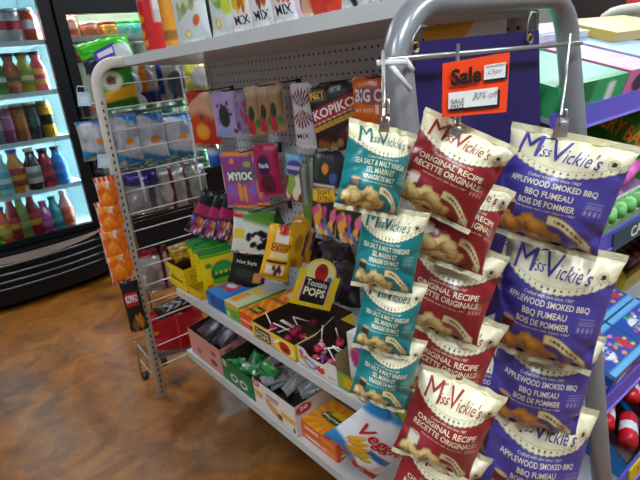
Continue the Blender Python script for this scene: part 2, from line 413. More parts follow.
# horizontal rods and hanger rods in front of the frame
def rod(name, a, b, rad, lab, ya, yb=None, cat='rod'):
    mb = MB(); mb.tube([at(a, 1, ya), at(b, 1, ya if yb is None else yb)], rad, '#b9bbb8', 'metal', 10); return tag(mb.obj(name), lab, cat)
rod('cross_rod', (388, 60), (581, 43), .0045, 'thin steel cross rod running over the purple board between both legs of the arch', .565)
rod('hanger_rod', (383, 52), (384, 117), .0026, 'upright steel hanger rod above the topmost teal chip bag', .545, .432)
rod('hanger_rod', (458, 45), (456, 125), .003, 'upright steel hanger rod behind the orange sale sign', .555, .425)
rod('hanger_rod', (570, 35), (561, 116), .0032, 'upright steel hanger rod above the topmost purple chip bag', .555, .43)
# white cable tie
mb = MB(); y = .54
for a, b in (((377, 63), (408, 62)), ((389, 63), (411, 90)), ((405, 58), (413, 71))):
    mb.tube([at(a, 1, y), at(b, 1, y-.004)], .0042, '#e8e8e6', 'plastic', 6, ry=.0016)
tag(mb.obj('cable_tie'), 'white plastic cable tie knotted at the left leg of the grey arch', 'cable tie')

# orange sale sign
sy = .415
a, b, c, d = [at(p, 1, sy) for p in ((443.5, 63.5), (510, 52), (506.5, 112), (443, 117.5))]
o0 = (a+c)/2; q = quad(a-o0, b-o0, c-o0, d-o0)
r = thing('sale_sign', 'bright orange sale sign with handwritten discount, clipped over the purple board', 'sign', T(*o0))
mb = MB(); slab(mb, lambda U, V: q(U, V), .0015, (0, -1, 0), '#ff4a12'); 
sq = lambda U, V: q(U, V)+np.array([0, -.0018, 0])
def patch(u0, u1, v0, v1, col, e): mb.print(lambda U, V: sq(u0+(u1-u0)*U, v0+(v1-v0)*V)+np.array([0, -e, 0]), col, 2, 2, 'card')
patch(.585, .955, .56, .81, '#151515', .0003); patch(.565, .915, .60, .85, '#f4f4f0', .0006)
patch(.075, .845, .10, .40, '#151515', .0003); patch(.05, .80, .15, .45, '#f4f4f0', .0006)
mb.obj('card', r)
mb = MB(); asp = 1.15
sq2 = lambda U, V: q(U, V)+np.array([0, -.0028, 0])
for args in (('Sale', .295, .72, .45, .30, '#0b0b0b', .04), ('REGULAR PRICE', .74, .82, .30, .03, '#111111', .01), ('SALE', .175, .285, .19, .085, '#111111', .0), ('PRICE', .175, .185, .19, .075, '#111111', .0)):
    mb.text(sq2, *args)
mb.text(sq2, 'Chips', .73, .715, .22, .10, '#6b6b70', -.005, .5); mb.text(sq2, '30% off', .60, .34, .42, .12, '#6b6b70', -.005, .4)
mb.obj('lettering', r)
# ================================================================== gondola: frames, shelves, peg board
M['tube'] = mat('lacquered_tube', .3, .35, noise=.1, nscale=10)
gd = thing('gondola_shelf', 'light grey metal gondola with perforated back, two snack shelves and a wire end frame', 'shelving unit', T(.9, 1.4, FLOOR))
gi = np.array([.9, 1.4, FLOOR])
LY = 2.246
def G(p): return np.asarray(p, float)-gi
# left end frame: flat slotted tube, arched at the top
mb = MB()
post = [np.array([.632, LY, FLOOR]), np.array([.668, LY, 1.40])]
arc = [np.array([.668+.085*(1-math.cos(t)), LY, 1.395+.085*math.sin(t)]) for t in np.linspace(.15, math.pi/2, 9)]
top = [np.array([.86, LY, 1.479]), np.array([1.10, LY, 1.479])]
mb.tube([G(p) for p in post+arc+top], .013, '#dedbd0', 'paint', 16, ry=.0215, up=(0, 1, 0))
lf = mb.obj('end_frame', gd)
lf['label'] = 'slotted off-white end frame post with rounded top'
mb = MB()
for k in range(46):
    z = FLOOR+.03+k*.030
    t = (z-FLOOR)/1.45; x = .632+.036*t
    mb.box(x-.001, x+.0050, LY-.0142, LY-.0120, z-.0065, z+.0065, '#2a2926', 'ink')
o = mb.obj('slot_row', gd); o.location = Vector(-gi)
# left end wire grid
mb = MB()
for z in [at(p, 1, LY)[2] for p in ((105, 86), (110, 109), (115, 131), (118, 152), (123, 174), (128, 192), (132, 214), (136, 231), (140, 249), (143, 267), (148, 285), (151, 302), (155, 319), (159, 345), (164, 364))]:
    mb.tube([(.655, LY, z), (1.07, LY, z)], .0027, '#cfcdc4', 'paint', 6)
for x in (1.03,): mb.tube([(x, LY, .10), (x, LY, 1.45)], .0034, '#cfcdc4', 'paint', 6)
o = mb.obj('wire_grid', gd); o.location = Vector(-gi)
# peg board with holes as small dark sockets
mb = MB()
PX = 1.10
mb.box(PX, PX+.012, .64, 2.12, .20, 1.440, '#cdccd2', 'paint')
mb.box(PX-.006, PX+.02, 2.105, 2.135, FLOOR, 1.46, '#c9c7c2', 'paint')
o = mb.obj('peg_board', gd); o.location = Vector(-gi)
mb = MB()
V = []; F = []
ys = np.arange(.67, 2.10, .0265); zs = np.arange(.56, 1.43, .0265*1.25)
for z in zs:
    for y in ys:
        n = len(V)
        V += [(PX-.0007, y+.0046*math.cos(a), z+.0046*math.sin(a)) for a in np.arange(6)*math.pi/3]; F.append(tuple(range(n, n+6))[::-1])
for z in np.arange(.58, 1.42, .034):
    n = len(V); V += [(PX-.0067, 2.124, z-.009), (PX-.0067, 2.118, z-.009), (PX-.0067, 2.118, z+.009), (PX-.0067, 2.124, z+.009)]; F.append((n, n+1, n+2, n+3))
mb.add(V, F, lin('#39363a'), 'ink')
o = tag(mb.obj('peg_holes', gd), kind='stuff'); o.location = Vector(-gi)
# right end frame
mb = MB()
RL = [np.array([.615, .50, .45]), np.array([.647, FY-.005, 1.37])]
ca = [np.array([.647+.095*(1-math.cos(t)), FY, 1.375+.095*math.sin(t)]) for t in np.linspace(.1, math.pi/2, 9)]
cb = [np.array([1.095+.095*math.sin(t), FY, 1.375+.095*math.cos(t)]) for t in np.linspace(0.02, math.pi/2-.05, 9)]
leg = [np.array([1.192, FY-.003, 1.36]), np.array([1.192, .481, .437]), np.array([1.192, .481-.066, FLOOR])]
mb.tube([G(p) for p in [np.array([.60, .435, FLOOR])]+RL+ca+cb+leg], .025, '#9b9ea1', 'tube', 14, ry=.021, up=(0, 1, 0))
mb.obj('end_frame', gd)['label'] = 'grey arched end frame tube with leaning legs'
# shelves
def shelf(x0, y0, y1, z, lip, col='#d4d5d2', x1=PX, rise=.0):
    mb = MB()
    mb.box(x0+.004, x1, y0, y1, z-.006, z-.001, col, 'paint')
    mb.box(x0, x0+.012, y0, y1, z-lip, z+rise, col, 'paint')
    mb.box(x0+.012, x1, y0, y0+.008, z-.026, z-.006, col, 'paint'); mb.box(x0+.012, x1, y1-.008, y1, z-.026, z-.006, col, 'paint')
    o = mb.obj('shelf', gd); o.location = Vector(-gi); return o
shelf(.765, .64, 2.12, .512, .034)
shelf(.758, .64, 2.13, .195, .034)
s = shelf(.79, .64, LY-.015, 1.496, .034, '#d7dbdb')
s['label'] = 'pale grey top shelf with a deep sloped lip'
mb = MB()   # under-shelf brackets and sloped underside of the top shelf
mb.hexa([(.795, .645, 1.463), (PX, .645, 1.440), (PX, LY-.02, 1.440), (.795, LY-.02, 1.463)], [(.795, .645, 1.467), (PX, .645, 1.444), (PX, LY-.02, 1.444), (.795, LY-.02, 1.467)], '#c4c6c6', 'paint')
o = mb.obj('shelf_underside', gd); o.location = Vector(-gi)
mb = MB()
mb.box(1.02, 1.03, .66, 2.10, FLOOR, .16, '#1c1b1a', 'paint')
o = mb.obj('back_skirt', gd); o.location = Vector(-gi)
mb = MB(); mb.box(PX+.016, PX+.03, .64, 2.12, .20, 1.5, '#b9b9b6', 'paint'); o = mb.obj('rear_panel', gd); o.location = Vector(-gi)

# ================================================================== cartons and trays on the two shelves
def carton(name, label, cat, x0, x1, y0, y1, z0, z1, front, side=None, top=None, group=None, texts=(), nf=(24, 16), ns=(16, 16), nt=(24, 24), parent=None, rz=0., m='card', back='#8f8a80'):
    """closed box: front faces the shopper (-x), side faces the near end (-y)"""
    cx, cy = (x0+x1)/2, (y0+y1)/2; lx, ly, h = x1-x0, y1-y0, z1-z0
    mb = MB()
    fm = lambda U, V: np.stack([0*U-lx/2, ly/2-U*ly, V*h], -1)
    sm = lambda U, V: np.stack([-lx/2+U*lx, 0*U-ly/2, V*h], -1)
    tm = lambda U, V: np.stack([-lx/2+V*lx, ly/2-U*ly, 0*U+h], -1)
    mb.print(fm, front, *nf, m); mb.print(sm, side or front, *ns, m); mb.print(tm, top or front, *nt, m)
    e = .0004
    mb.box(-lx/2+e, lx/2, -ly/2+e, ly/2, 0, h-e, back, m)
    for which, tx in texts:
        mb.text({'f': fm, 's': sm, 't': tm}[which], *tx[0], **tx[1])
    if parent is not None:
        o = mb.obj(name, parent); o.location = (cx, cy, z0); o.rotation_euler = (0, 0, rz); return o
    return tag(mb.obj(name, None, T(cx, cy, z0, rz)), label, cat, group)
def X(*a, **k): return (a, k)
def tray(name, label, cat, x0, x1, y0, y1, z0, hf, hb, front, side, inner='#4a3a2c', texts=(), notch=0., nf=(40, 24), ns=(24, 20), rz=0., base=None, tall=False):
    cx, cy = (x0+x1)/2, (y0+y1)/2; lx, ly = x1-x0, y1-y0; t = .003
    r = thing(name, label, cat, T(cx, cy, z0, rz))
    def ftop(U): return hf-notch*np.exp(-((U-.5)/.26)**6)
    fm = lambda U, V: np.stack([0*U-lx/2, ly/2-U*ly, V*ftop(U)], -1)
    def sh(U): return hb-.02*(1-U) if tall else hf+(hb-hf)*np.clip((U-.45)/.5, 0, 1) if hb > hf*1.3 else hf+(hb-hf)*U
    s0 = lambda U, V: np.stack([-lx/2+U*lx, 0*U-ly/2, V*sh(U)], -1)
    s1 = lambda U, V: np.stack([-lx/2+U*lx, 0*U+ly/2, V*sh(U)], -1)
    bk = lambda U, V: np.stack([0*U+lx/2, ly/2-U*ly, V*hb], -1)
    mb = MB(); mb.print(fm, front, *nf, 'card'); mb.print(lambda U, V: fm(U, V)+np.array([t, 0, 0]), inner, nf[0], 2, 'card', False, True)
    for tx in texts:
        if tx[0] == 'f': mb.text(fm, *tx[1][0], **tx[1][1])
    mb.obj('front_panel', r)
    mb = MB(); mb.print(s0, side, *ns, 'card'); mb.print(lambda U, V: s0(U, V)+np.array([0, t, 0]), inner, ns[0], 2, 'card', False, True)
    for tx in texts:
        if tx[0] == 's': mb.text(s0, *tx[1][0], **tx[1][1])
    mb.obj('side_panel', r)
    mb = MB(); mb.print(s1, side if not callable(side) else side, *ns, 'card', False, True); mb.print(lambda U, V: s1(U, V)-np.array([0, t, 0]), inner, ns[0], 2, 'card'); mb.obj('side_panel', r)
    mb = MB(); mb.print(bk, base or inner, 4, 4, 'card', False, True); mb.print(lambda U, V: bk(U, V)-np.array([t, 0, 0]), inner, 4, 4, 'card'); mb.obj('back_panel', r)
    mb = MB(); mb.box(-lx/2, lx/2, -ly/2, ly/2, 0, .003, inner, 'card'); mb.obj('tray_base', r)
    return r
def pouch(px, ax, val, wpx, hpx, ang, fn, label, cat='snack pouch', group=None, blend=.6, axis=(-1, 0, 0), t=.012, texts=(), m='film', nu=34, nv=44, pitch=0., lean=None, name='snack_pouch', seed=0, wr=.8, flat=4., back='#8a8a86', seal=.05):
    P, u, v, n, w, h = pose(px, ax, val, blend, axis, ang, wpx*1.06, hpx, pitch, lean)
    S = pillow(w, h, t, seed, wr, seal, flat=flat)
    o = soft_bag(S, fn, nu, nv, name, None, texts, m, back, basis(P, u, v, n)); return tag(o, label, cat, group)
MZ, BZ = .512, .195
YEL = '#f2cf12'
# --- middle shelf, from the far end to the near end
def f(U, V): C = full(U, '#f4d313'); C = over(C, '#3f5f9a', rect(U, V, .03, .09, .55, .8)); C = over(C, '#e9a32a', rect(U, V, .78, .93, .6, .72)*.7); return C
def s_(U, V): C = full(U, '#eec40c'); return over(C, '#7a6a10', rect(U, V, .2, .45, .25, .85)*(np.sin(V*70) > .2)*.6+rect(U, V, .6, .9, .25, .85)*(np.sin(V*70) > .2)*.6)
tray('candy_box', 'open yellow candy box at the far left end of the middle shelf', 'box', .775, .90, 2.02, 2.20, MZ, .108, .112, f, s_, '#5b3a1e', (('f', X('Maynards', .52, .42, .66, .2, '#3a3414', .02, .2, -.05)),))
for i, (dy, lab) in enumerate(((0, 'front'), (.05, 'rear'))):
    pouch((184-i*4, 253-i*3), 1, 2.10+dy, 22, 14, -20, lambda U, V: blobs(full(U, '#b8901a'), U, V, (0, 1, 0, 1), ('#7a5a14', '#e2bd32'), 12, .06, .2, random.Random(5)), f'{lab} gold candy pouch inside the open yellow box', group='pouches inside the yellow box', axis=(0, -1, 0), t=.01, nu=14, nv=14)
def sour(U, V):
    C = full(U, '#f3d211'); C = over(C, '#1e8a2c', sst(V-.86, .03)); C = over(C, '#4aa832', rect(U, V, 0, 1, .80, .86)); C = over(C, '#0f6a4a', ell(U, V, .58, .42, .34, .27)); C = over(C, '#3aa046', ell(U, V, .58, .52, .27, .13)); C = over(C, '#e8d81c', rect(U, V, .36, .82, .38, .46)*(np.sin(U*40) > -.4))
    C = over(C, '#7ab82e', ell(U, V, .55, .22, .3, .08)); C = over(C, '#2e9a3a', ell(U, V, .2, .62, .1, .06)); C = over(C, '#f08018', ell(U, V, .2, .12, .09, .06)); return C
for i, (px, lab) in enumerate((((219, 268), 'nearest'), ((213, 262), 'middle'), ((208, 257), 'farthest'))):
    pouch(px, 1, 1.955+.05*i, 36, 42, -15, sour, f'green and yellow sour candy pouch, {lab} of the three standing in their tray', group='sour candy pouches in the tray', blend=.35, axis=(0, -1, 0), t=.012)
tray('candy_tray', 'low yellow tray holding three sour candy pouches', 'tray', .782, 1.0, 1.90, 2.012, MZ, .035, .06, '#f0c60e', '#f2b90c', '#c9a012')
def f(U, V): C = full(U, '#1c5fae'); C = over(C, '#0f3c80', rect(U, V, .42, .6, 0, 1)); C = over(C, '#3a8ad0', rect(U, V, .05, .35, .3, .7)*.6); return C
def t_(U, V): C = full(U, '#2a7cc8'); C = over(C, '#c9284a', rect(U, V, .25, .8, .25, .62)); C = over(C, '#e9eef2', ell(U, V, .5, .45, .2, .1)); C = over(C, '#e8b8a0', rect(U, V, .2, .8, .75, .98)); return C
def pack(name, label, x0, x1, y0, y1, z0, z1, front, side, top, texts=(), seed=0, cat='snack pack'):
    """soft multipack: a box with puffed faces"""
    cx, cy = (x0+x1)/2, (y0+y1)/2; lx, ly, h = x1-x0, y1-y0, z1-z0
    pf = lambda U, V: .010*np.clip(np.sin(math.pi*np.clip(U, 0, 1))*np.sin(math.pi*np.clip(V, 0, 1)), 0, 1)**.5
    fm = lambda U, V: np.stack([-lx/2-pf(U, V), ly/2-U*ly, V*h], -1)
    sm = lambda U, V: np.stack([-lx/2+U*lx, -ly/2-pf(U, V)*.6, V*h], -1)
    s2 = lambda U, V: np.stack([-lx/2+U*lx, ly/2+pf(U, V)*.6, V*h], -1)
    tm = lambda U, V: np.stack([-lx/2+V*lx, ly/2-U*ly, h+pf(U, V)], -1)
    mb = MB(); mb.print(fm, front, 24, 16, 'film', True); mb.print(sm, side, 16, 12, 'film', True); mb.print(s2, side, 16, 12, 'film', True, True); mb.print(tm, top, 24, 24, 'film', True)
    bk = lambda U, V: np.stack([0*U+lx/2, ly/2-U*ly, V*h], -1); mb.print(bk, side, 4, 4, 'film', False, True)
    bt = lambda U, V: np.stack([-lx/2+V*lx, ly/2-U*ly, 0*U], -1); mb.print(bt, side, 3, 3, 'film', False, True)
    for which, tx in texts: mb.text({'f': fm, 's': sm, 't': tm}[which], *tx[0], **tx[1])
    return tag(mb.obj(name, None, T(cx, cy, z0)), label, cat)
pack('snack_pack', 'blue snack multipack with a red emblem beside the sour candy tray', .785, .97, 1.70, 1.845, MZ, .575, f, f, t_, ())
def f(U, V): C = grad(U, V, '#4f9a2c', '#7cb53a'); C = over(C, '#e8e6d0', ell(U, V, .35, .35, .16, .2)); return over(C, '#d8a040', sst(V-.8, .1))
def t_(U, V): C = full(U, '#c9d0a8'); C = over(C, '#f0a22a', rect(U, V, .15, .6, .08, .4)); C = over(C, '#f0c040', rect(U, V, .2, .8, .45, .62)); return over(C, '#cfd2d0', sst(V-.66, .05))
pack('snack_pack', 'green and orange snack multipack between the blue and the orange packs', .785, 1.0, 1.585, 1.692, MZ, .578, f, '#5aa030', t_)
def f(U, V): C = full(U, '#ee5a10'); C = over(C, '#f8e8d8', rect(U, V, 0, .9, .42, .5)); C = over(C, '#5a2410', ell(U, V, .75, .2, .16, .14)); return C
def t_(U, V): C = full(U, '#ee6a14'); C = over(C, '#f6b81e', (np.sin(U*14+V*30) > .55)*.9); C = over(C, '#2e1a10', rect(U, V, .2, .85, .12, .30)); C = over(C, '#5a3a20', rect(U, V, .1, .9, .56, .62)*.8); C = over(C, '#e8e0d0', rect(U, V, .3, .95, .78, .92)*.7); return C
carton('candy_carton', 'orange peanut butter cup carton lying beside the dark lollipop box', 'carton', .782, 1.02, 1.475, 1.578, MZ, .572, f, '#e85a12', t_, texts=(('t', X("Reese's", .52, .21, .5, .1, '#f8e020', .01)),))
# lollipop box with header card
def f(U, V):
    C = full(U, YEL); C = over(C, '#151210', rect(U, V, .06, .44, .10, .80)); C = over(C, '#efe7d0', rect(U, V, .045, .455, .80, .86)*.8); C = over(C, '#e9b9a0', rect(U, V, .46, .52, 0, .9))
    C = over(C, '#f7e37a', ell(U, V, .76, .45, .22, .46)); C = over(C, '#c71d12', ell(U, V, .77, .45, .13, .34)); C = over(C, '#7a0d0a', ell(U, V, .80, .40, .05, .12)); return C
tb = tray('lollipop_box', 'open yellow and black lollipop box holding loose lollipops, header card at its back', 'box', .768, 1.02, 1.215, 1.468, MZ, .062, .075, f, YEL, '#33241c', (('f', X('Tootsie', .25, .61, .32, .2, '#f3ecd0', .02)), ('f', X('POPS', .25, .32, .32, .26, '#f3ecd0', .03))))
# header card
a, b, c, d = [at(p, 1, 1.235) for p in ((300, 267.5), (337, 278), (324, 312.5), (295, 301))]
n = nrm(np.cross(b-a, d-a)); n = n if n@(CAMP-a) > 0 else -n
o0 = (c+d)/2; u = nrm(b-a); h = np.linalg.norm((a+b)/2-(c+d)/2); w = np.linalg.norm(b-a); v = np.cross(n, u)
hm = Matrix(((u[0], v[0], n[0], o0[0]), (u[1], v[1], n[1], o0[1]), (u[2], v[2], n[2], o0[2]), (0, 0, 0, 1)))
mb = MB()
def hc(U, V):
    return np.stack([(U-.5)*w*1.06, V*h*1.0, .0015+0*U], -1)
def hfn(U, V): return full(U, YEL)
K = 24
pts = [(-.53*w, 0), (.53*w, 0), (.53*w, h*1.0)]+[(.40*w*math.cos(t), h*1.0+.42*h*math.sin(t)) for t in np.linspace(0, math.pi, K)]+[(-.53*w, h*1.0)]
for z, flip in ((.0, True), (.003, False)):
    mb.add([(x, y, z) for x, y in pts], [tuple(range(len(pts)))[::-1] if flip else tuple(range(len(pts)))], lin(YEL), 'card')
L = len(pts); mb.add([(x, y, z) for z in (0, .003) for x, y in pts], [(i, (i+1) % L, L+(i+1) % L, L+i) for i in range(L)], lin('#d8b410'), 'card')
def disc(cx, cy, rx, ry, col, e): mb.add([(cx+rx*math.cos(t), cy+ry*math.sin(t), .003+e) for t in np.linspace(0, 6.283, 25)[:-1]], [tuple(range(24))], lin(col), 'ink')
disc(0, h*1.0, .36*w, .36*h, '#efe9b0', .0003); disc(0, h*1.0, .28*w, .30*h, '#f4ea8a', .0005); disc(0.0*w, h*1.02, .17*w, .26*h, '#c4160f', .0008); disc(.0*w, h*1.1, .08*w, .09*h, '#8a1410', .001); disc(.26*w, h*.88, .07*w, .08*h, '#3a76b0', .001)
mb.box(-.40*w, .34*w, h*.12, h*.82, .003, .0036, '#e8a8a0'); mb.box(-.35*w, .30*w, h*.12, h*.82, .003, .0042, '#15110f')
hh = lambda U, V: np.stack([(U-.5)*w, V*h*1.4, .0043+0*U], -1)
mb.text(hh, 'Tootsie', .47, .49, .54, .13, '#f6f2cf', .02); mb.text(hh, 'POPS', .47, .31, .56, .17, '#f6f2cf', .04)
o = mb.obj('header_card'); o.matrix_world = hm; o.parent = tb; o.matrix_parent_inverse = tb.matrix_world.inverted(); o['label'] = 'yellow rounded header card lettered in white on black'
# lollipops
def lolly(P, dirv, ln, col, lab, grp):
    z = nrm(dirv); x = nrm(np.cross((0.3, .5, .7), z)); y = np.cross(z, x)
    m_ = Matrix(((x[0], y[0], z[0], P[0]), (x[1], y[1], z[1], P[1]), (x[2], y[2], z[2], P[2]), (0, 0, 0, 1)))
    r = thing('lollipop', lab, 'lollipop', m_, grp)
    mb = MB(); mb.lathe([(.003, -.013, col)]+[(.0145*math.sin(t), -.0125*math.cos(t), col) for t in np.linspace(.3, 2.8, 9)]+[(.004, .015, col), (.007, .019, col), (.003, .02, col)], 'film', 12); mb.obj('wrapped_candy', r)
    mb = MB(); mb.tube([(0, 0, .015), (0, 0, ln)], .0022, '#f2efe8', 'card', 6); mb.obj('stick', r)
rl = random.Random(12)
cols = ['#7d1020', '#a01838', '#5a1430', '#8a2040', '#c02030']
for i in range(12):
    x, y = rl.uniform(.80, .96), rl.uniform(1.235, 1.45)
    lolly((x, y, MZ+.020+.02*(i > 6)), (rl.uniform(-1, .3), rl.uniform(-.8, .9), rl.uniform(.05, .5)), .08, cols[i % 5], f'wrapped dark red lollipop lying loose in the open yellow box', 'loose lollipops in the yellow box')
# white lollipop tray
def f(U, V):
    C = full(U, '#e9e4dc'); C = over(C, '#d83a34', ell(U, V, .60, .48, .11, .26)); C = over(C, '#7d74a8', ell(U, V, .33, .45, .17, .3)); C = over(C, '#d8d4e8', ell(U, V, .33, .45, .11, .17)); C = over(C, '#e07040', ell(U, V, .12, .5, .07, .15)); C = over(C, '#d04a60', ell(U, V, .1, .72, .06, .12)); C = over(C, '#e8b050', ell(U, V, .16, .38, .05, .1)); return over(C, '#777777', (rect(U, V, .78, .95, .2, .3))*.6)
def s_(U, V): C = full(U, '#dfe4e4'); return over(C, '#d85a4a', ell(U, V, .3, .72, .1, .1)*.6)
tray('lollipop_tray', 'white fruit printed tray with red wrapped lollipops next to the yellow box', 'tray', .772, .93, 1.02, 1.205, MZ, .068, .10, f, s_, '#3a2a24', notch=.02)
for i in range(16):
    x, y = rl.uniform(.80, .90), rl.uniform(1.04, 1.18)
    lolly((x, y, MZ+.022+.018*(i > 5)), (rl.uniform(-.6, .6), rl.uniform(-1, .6), rl.uniform(.05, .35)), .07, ['#c8324a', '#e0506a', '#7a3a70', '#d03040', '#e8a0b0'][i % 5], 'red or pink wrapped lollipop lying in the white tray', 'lollipops in the white tray')
# green tray near the chip bags
def f(U, V): C = full(U, '#8fa82a'); C = over(C, '#f2b21a', rect(U, V, .10, .22, .28, .80)); C = over(C, '#d8641a', rect(U, V, .135, .19, .40, .66)*(np.sin(V*30) > 0)); C = over(C, '#3a3a18', rect(U, V, .5, .76, .60, .78)*.85); return over(C, '#c8cf7a', rect(U, V, .3, .9, .25, .35)*(np.sin(U*80) > 0)*.5)
tray('snack_tray', 'olive green display tray with tall kraft sides behind the lowest teal chip bag', 'tray', .775, .93, .72, 1.02, MZ, .055, .125, f, '#a8a06a', '#a58a62', tall=True)
# splash printed box leaning at the back
def f(U, V): C = full(U, '#e6e4e2'); return blobs(C, U, V, (.1, .8, .3, .9), ('#b8337a', '#5a3aa0', '#e0572a', '#3a6ab8', '#d83a5a'), 9, .06, .16, random.Random(4))
carton('splash_box', 'white box with colour splashes standing behind the third teal chip bag', 'box', .80, .90, .82, .99, MZ, .69, f, f)
# --- bottom shelf
def f(U, V): C = full(U, '#e0998a'); C = over(C, '#8c3a34', ell(U, V, .75, .25, .1, .12)+ell(U, V, .78, .62, .07, .09)); return over(C, '#b0605a', ell(U, V, .3, .3, .08, .1))
def s_(U, V): C = full(U, '#e09a8a'); return over(C, '#9a4a40', ell(U, V, .2, .82, .1, .06)+ell(U, V, .75, .85, .1, .06))
tray('candy_box', 'salmon pink open box of dark pouches at the far end of the bottom shelf', 'box', .772, 1.0, 1.80, 2.10, BZ, .125, .15, f, s_, '#3a2a26')
for i in range(5):
    pouch((212+i*5, 327+i*2.5), 0, .86+.02*(i % 3), 28, 15, -30+R.uniform(-25, 25), lambda U, V: blobs(full(U, '#554a52'), U, V, (0, 1, 0, 1), ('#6a4a58', '#8a8288', '#3a2f38'), 8, .05, .2, random.Random(i)), 'dark mauve candy pouch lying in the pink box', group='dark pouches in the pink box', t=.012, pitch=.7, nu=16, nv=16)
def f(U, V):
    C = full(U, '#0f7a3a'); C = over(C, '#e8e8e0', rect(U, V, .03, .17, .66, .95)); C = over(C, '#8a8a80', rect(U, V, .05, .15, .70, .9)*(np.sin(V*60) > 0))
    for cx in (.38, .68): C = over(C, '#dfe6dc', ell(U, V, cx, .38, .12, .18)); C = over(C, '#203a2a', ell(U, V, cx, .38, .07, .10))
    return C
tray('candy_box', 'open dark green box of mint packs on the bottom shelf', 'box', .77, .97, 1.545, 1.79, BZ, .10, .12, f, '#0e7036', '#38402a')
for i in range(11):
    pouch((236+(i % 6)*6+R.uniform(-3, 3), 369+(i % 6)*1.0-(i//6)*6+R.uniform(-5, 4)), 0, .81+.05*(i//6), 20, 12, R.uniform(-70, 60), lambda U, V: blobs(full(U, '#1f8a42'), U, V, (0, 1, 0, 1), ('#7ab83a', '#e0e6da', '#0f5a2a', '#9aa49a'), 7, .05, .2, random.Random(i+9)), 'green mint pack piled in the dark green box', group='mint packs in the green box', t=.008, pitch=.4, nu=14, nv=14)
def f(U, V):
    C = full(U, '#efece6'); C = over(C, '#c8202a', ell(U, V, .09, .88, .085, .13)); C = over(C, '#f2b31c', rect(U, V, .02, .22, .42, .62)+rect(U, V, .66, .98, .34, .52)); C = over(C, '#d08a42', ell(U, V, .42, .36, .08, .24, .5)); C = over(C, '#e6b06a', ell(U, V, .52, .30, .10, .26, .6)); C = over(C, '#4a2414', ell(U, V, .62, .24, .06, .1)); C = over(C, '#b0342a', rect(U, V, .32, .62, .68, .74)+rect(U, V, .36, .60, .58, .63)); return over(C, '#333333', rect(U, V, .84, .96, .08, .22)*(np.sin(U*200) > 0))
def s_(U, V): C = full(U, '#dedad6'); C = over(C, '#c8202a', ell(U, V, .22, .80, .20, .16)); return over(C, '#8a8580', rect(U, V, .5, .9, .2, .7)*(np.sin(V*60) > .3)*.5)
tray('bar_box', 'white box of twenty wrapped bars with red roundels on the bottom shelf', 'box', .765, .94, 1.265, 1.53, BZ, .122, .128, f, s_, '#4a443e', (('f', X('20', .09, .89, .08, .1, '#ffffff', .02)), ('s', X('20', .22, .83, .2, .12, '#ffffff', .02))))
for i in range(14):
    px = (266+(i % 7)*8.5+R.uniform(-3, 3), 374+(i % 7)*2.6-(i//7)*10+R.uniform(-3, 3))
    pouch(px, 2, BZ+.095+.014*(i % 2), 26, 11, R.uniform(-60, 0), lambda U, V: over(full(U, '#a6a5a4'), '#5f5d5e', rect(U, V, .15, .85, .3, .7)*.6+(np.sin(U*24) > .85)*.4), 'grey wrapped bar lying in the white box', 'snack bar', group='wrapped bars in the white box', t=.010, pitch=.75, nu=18, nv=10, name='snack_bar')
tag(bpy.context.scene.objects['snack_bar'], 'grey wrapped bar lying in the white box')
def f(U, V): C = full(U, '#e8641a'); C = over(C, '#f6e8d0', rect(U, V, .12, .5, .3, .6)*.9); return over(C, '#f2a02a', rect(U, V, .6, .95, .2, .8)*.6)
def t_(U, V):
    C = full(U, '#ee8a18'); a = np.arctan2(V-.45, U-.5); C = over(C, '#f4b32a', (np.sin(a*14) > .2)*.8); C = over(C, '#4a7a1c', ell(U, V, .5, .55, .30, .17)); C = over(C, '#f0d020', ell(U, V, .5, .66, .2, .1)); C = over(C, '#2a3a14', rect(U, V, .18, .85, .40, .58)); C = over(C, '#f08a1a', ell(U, V, .7, .2, .12, .1)); return C
carton('candy_carton', 'lower orange candy carton of the stack on the bottom shelf', 'carton', .782, .93, 1.075, 1.262, BZ, BZ+.034, f, f, '#e06a18', group='orange cartons in a stack', texts=(('f', X('Maynards', .45, .45, .5, .3, '#ffffff', .02)),))
carton('candy_carton', 'upper orange candy carton of the stack, green badge on its top', 'carton', .782, .93, 1.075, 1.262, BZ+.0345, BZ+.070, f, f, t_, group='orange cartons in a stack', texts=(('t', X('Maynards', .5, .49, .58, .12, '#f6f2d8', .02)),))
carton('candy_carton', 'small red carton half hidden behind the veggie snack bag', 'carton', .93, 1.05, 1.06, 1.18, BZ, .245, '#a8181c', '#c01c20', '#b41a1e')
# veggie bag leaning on the bottom shelf
def veg(U, V):
    C = full(U, '#e9edf0'); C = over(C, '#2e8fd0', sst(.16-V+.10*np.sin(U*5+1), .05)+sst(V-.74-.35*U, .05)); C = over(C, '#1b6cb4', rect(U, V, .5, .92, .34, .44))
    for cx, cy, ro in ((.25, .42, .9), (.32, .38, .7), (.40, .34, .6), (.48, .30, .4), (.55, .25, .3), (.36, .26, .5), (.44, .22, .3)):
        C = over(C, '#a8641a', ell(U, V, cx, cy-.012, .14, .04, ro)); C = over(C, '#efb12c' if cx < .45 else '#d9c83a', ell(U, V, cx, cy, .14, .035, ro))
    C = over(C, '#c0141c', sst(.085-V+.12*(U-.6), .03)); C = over(C, '#8a8f94', ell(U, V, .86, .86, .11, .09)); C = over(C, '#e2e6e8', ell(U, V, .86, .86, .08, .06)); return C
pouch((374, 439), 0, .725, 66, 66, 42, veg, 'white and blue veggie snack bag standing tilted on the bottom shelf front', 'snack bag', blend=.9, t=.03, nu=60, nv=60, name='snack_bag', seed=9, wr=1.2, flat=2.6, texts=(X('Veggie', .55, .60, .76, .24, '#c5161e', .02, .3, .1, eps=.004, fine=True),))
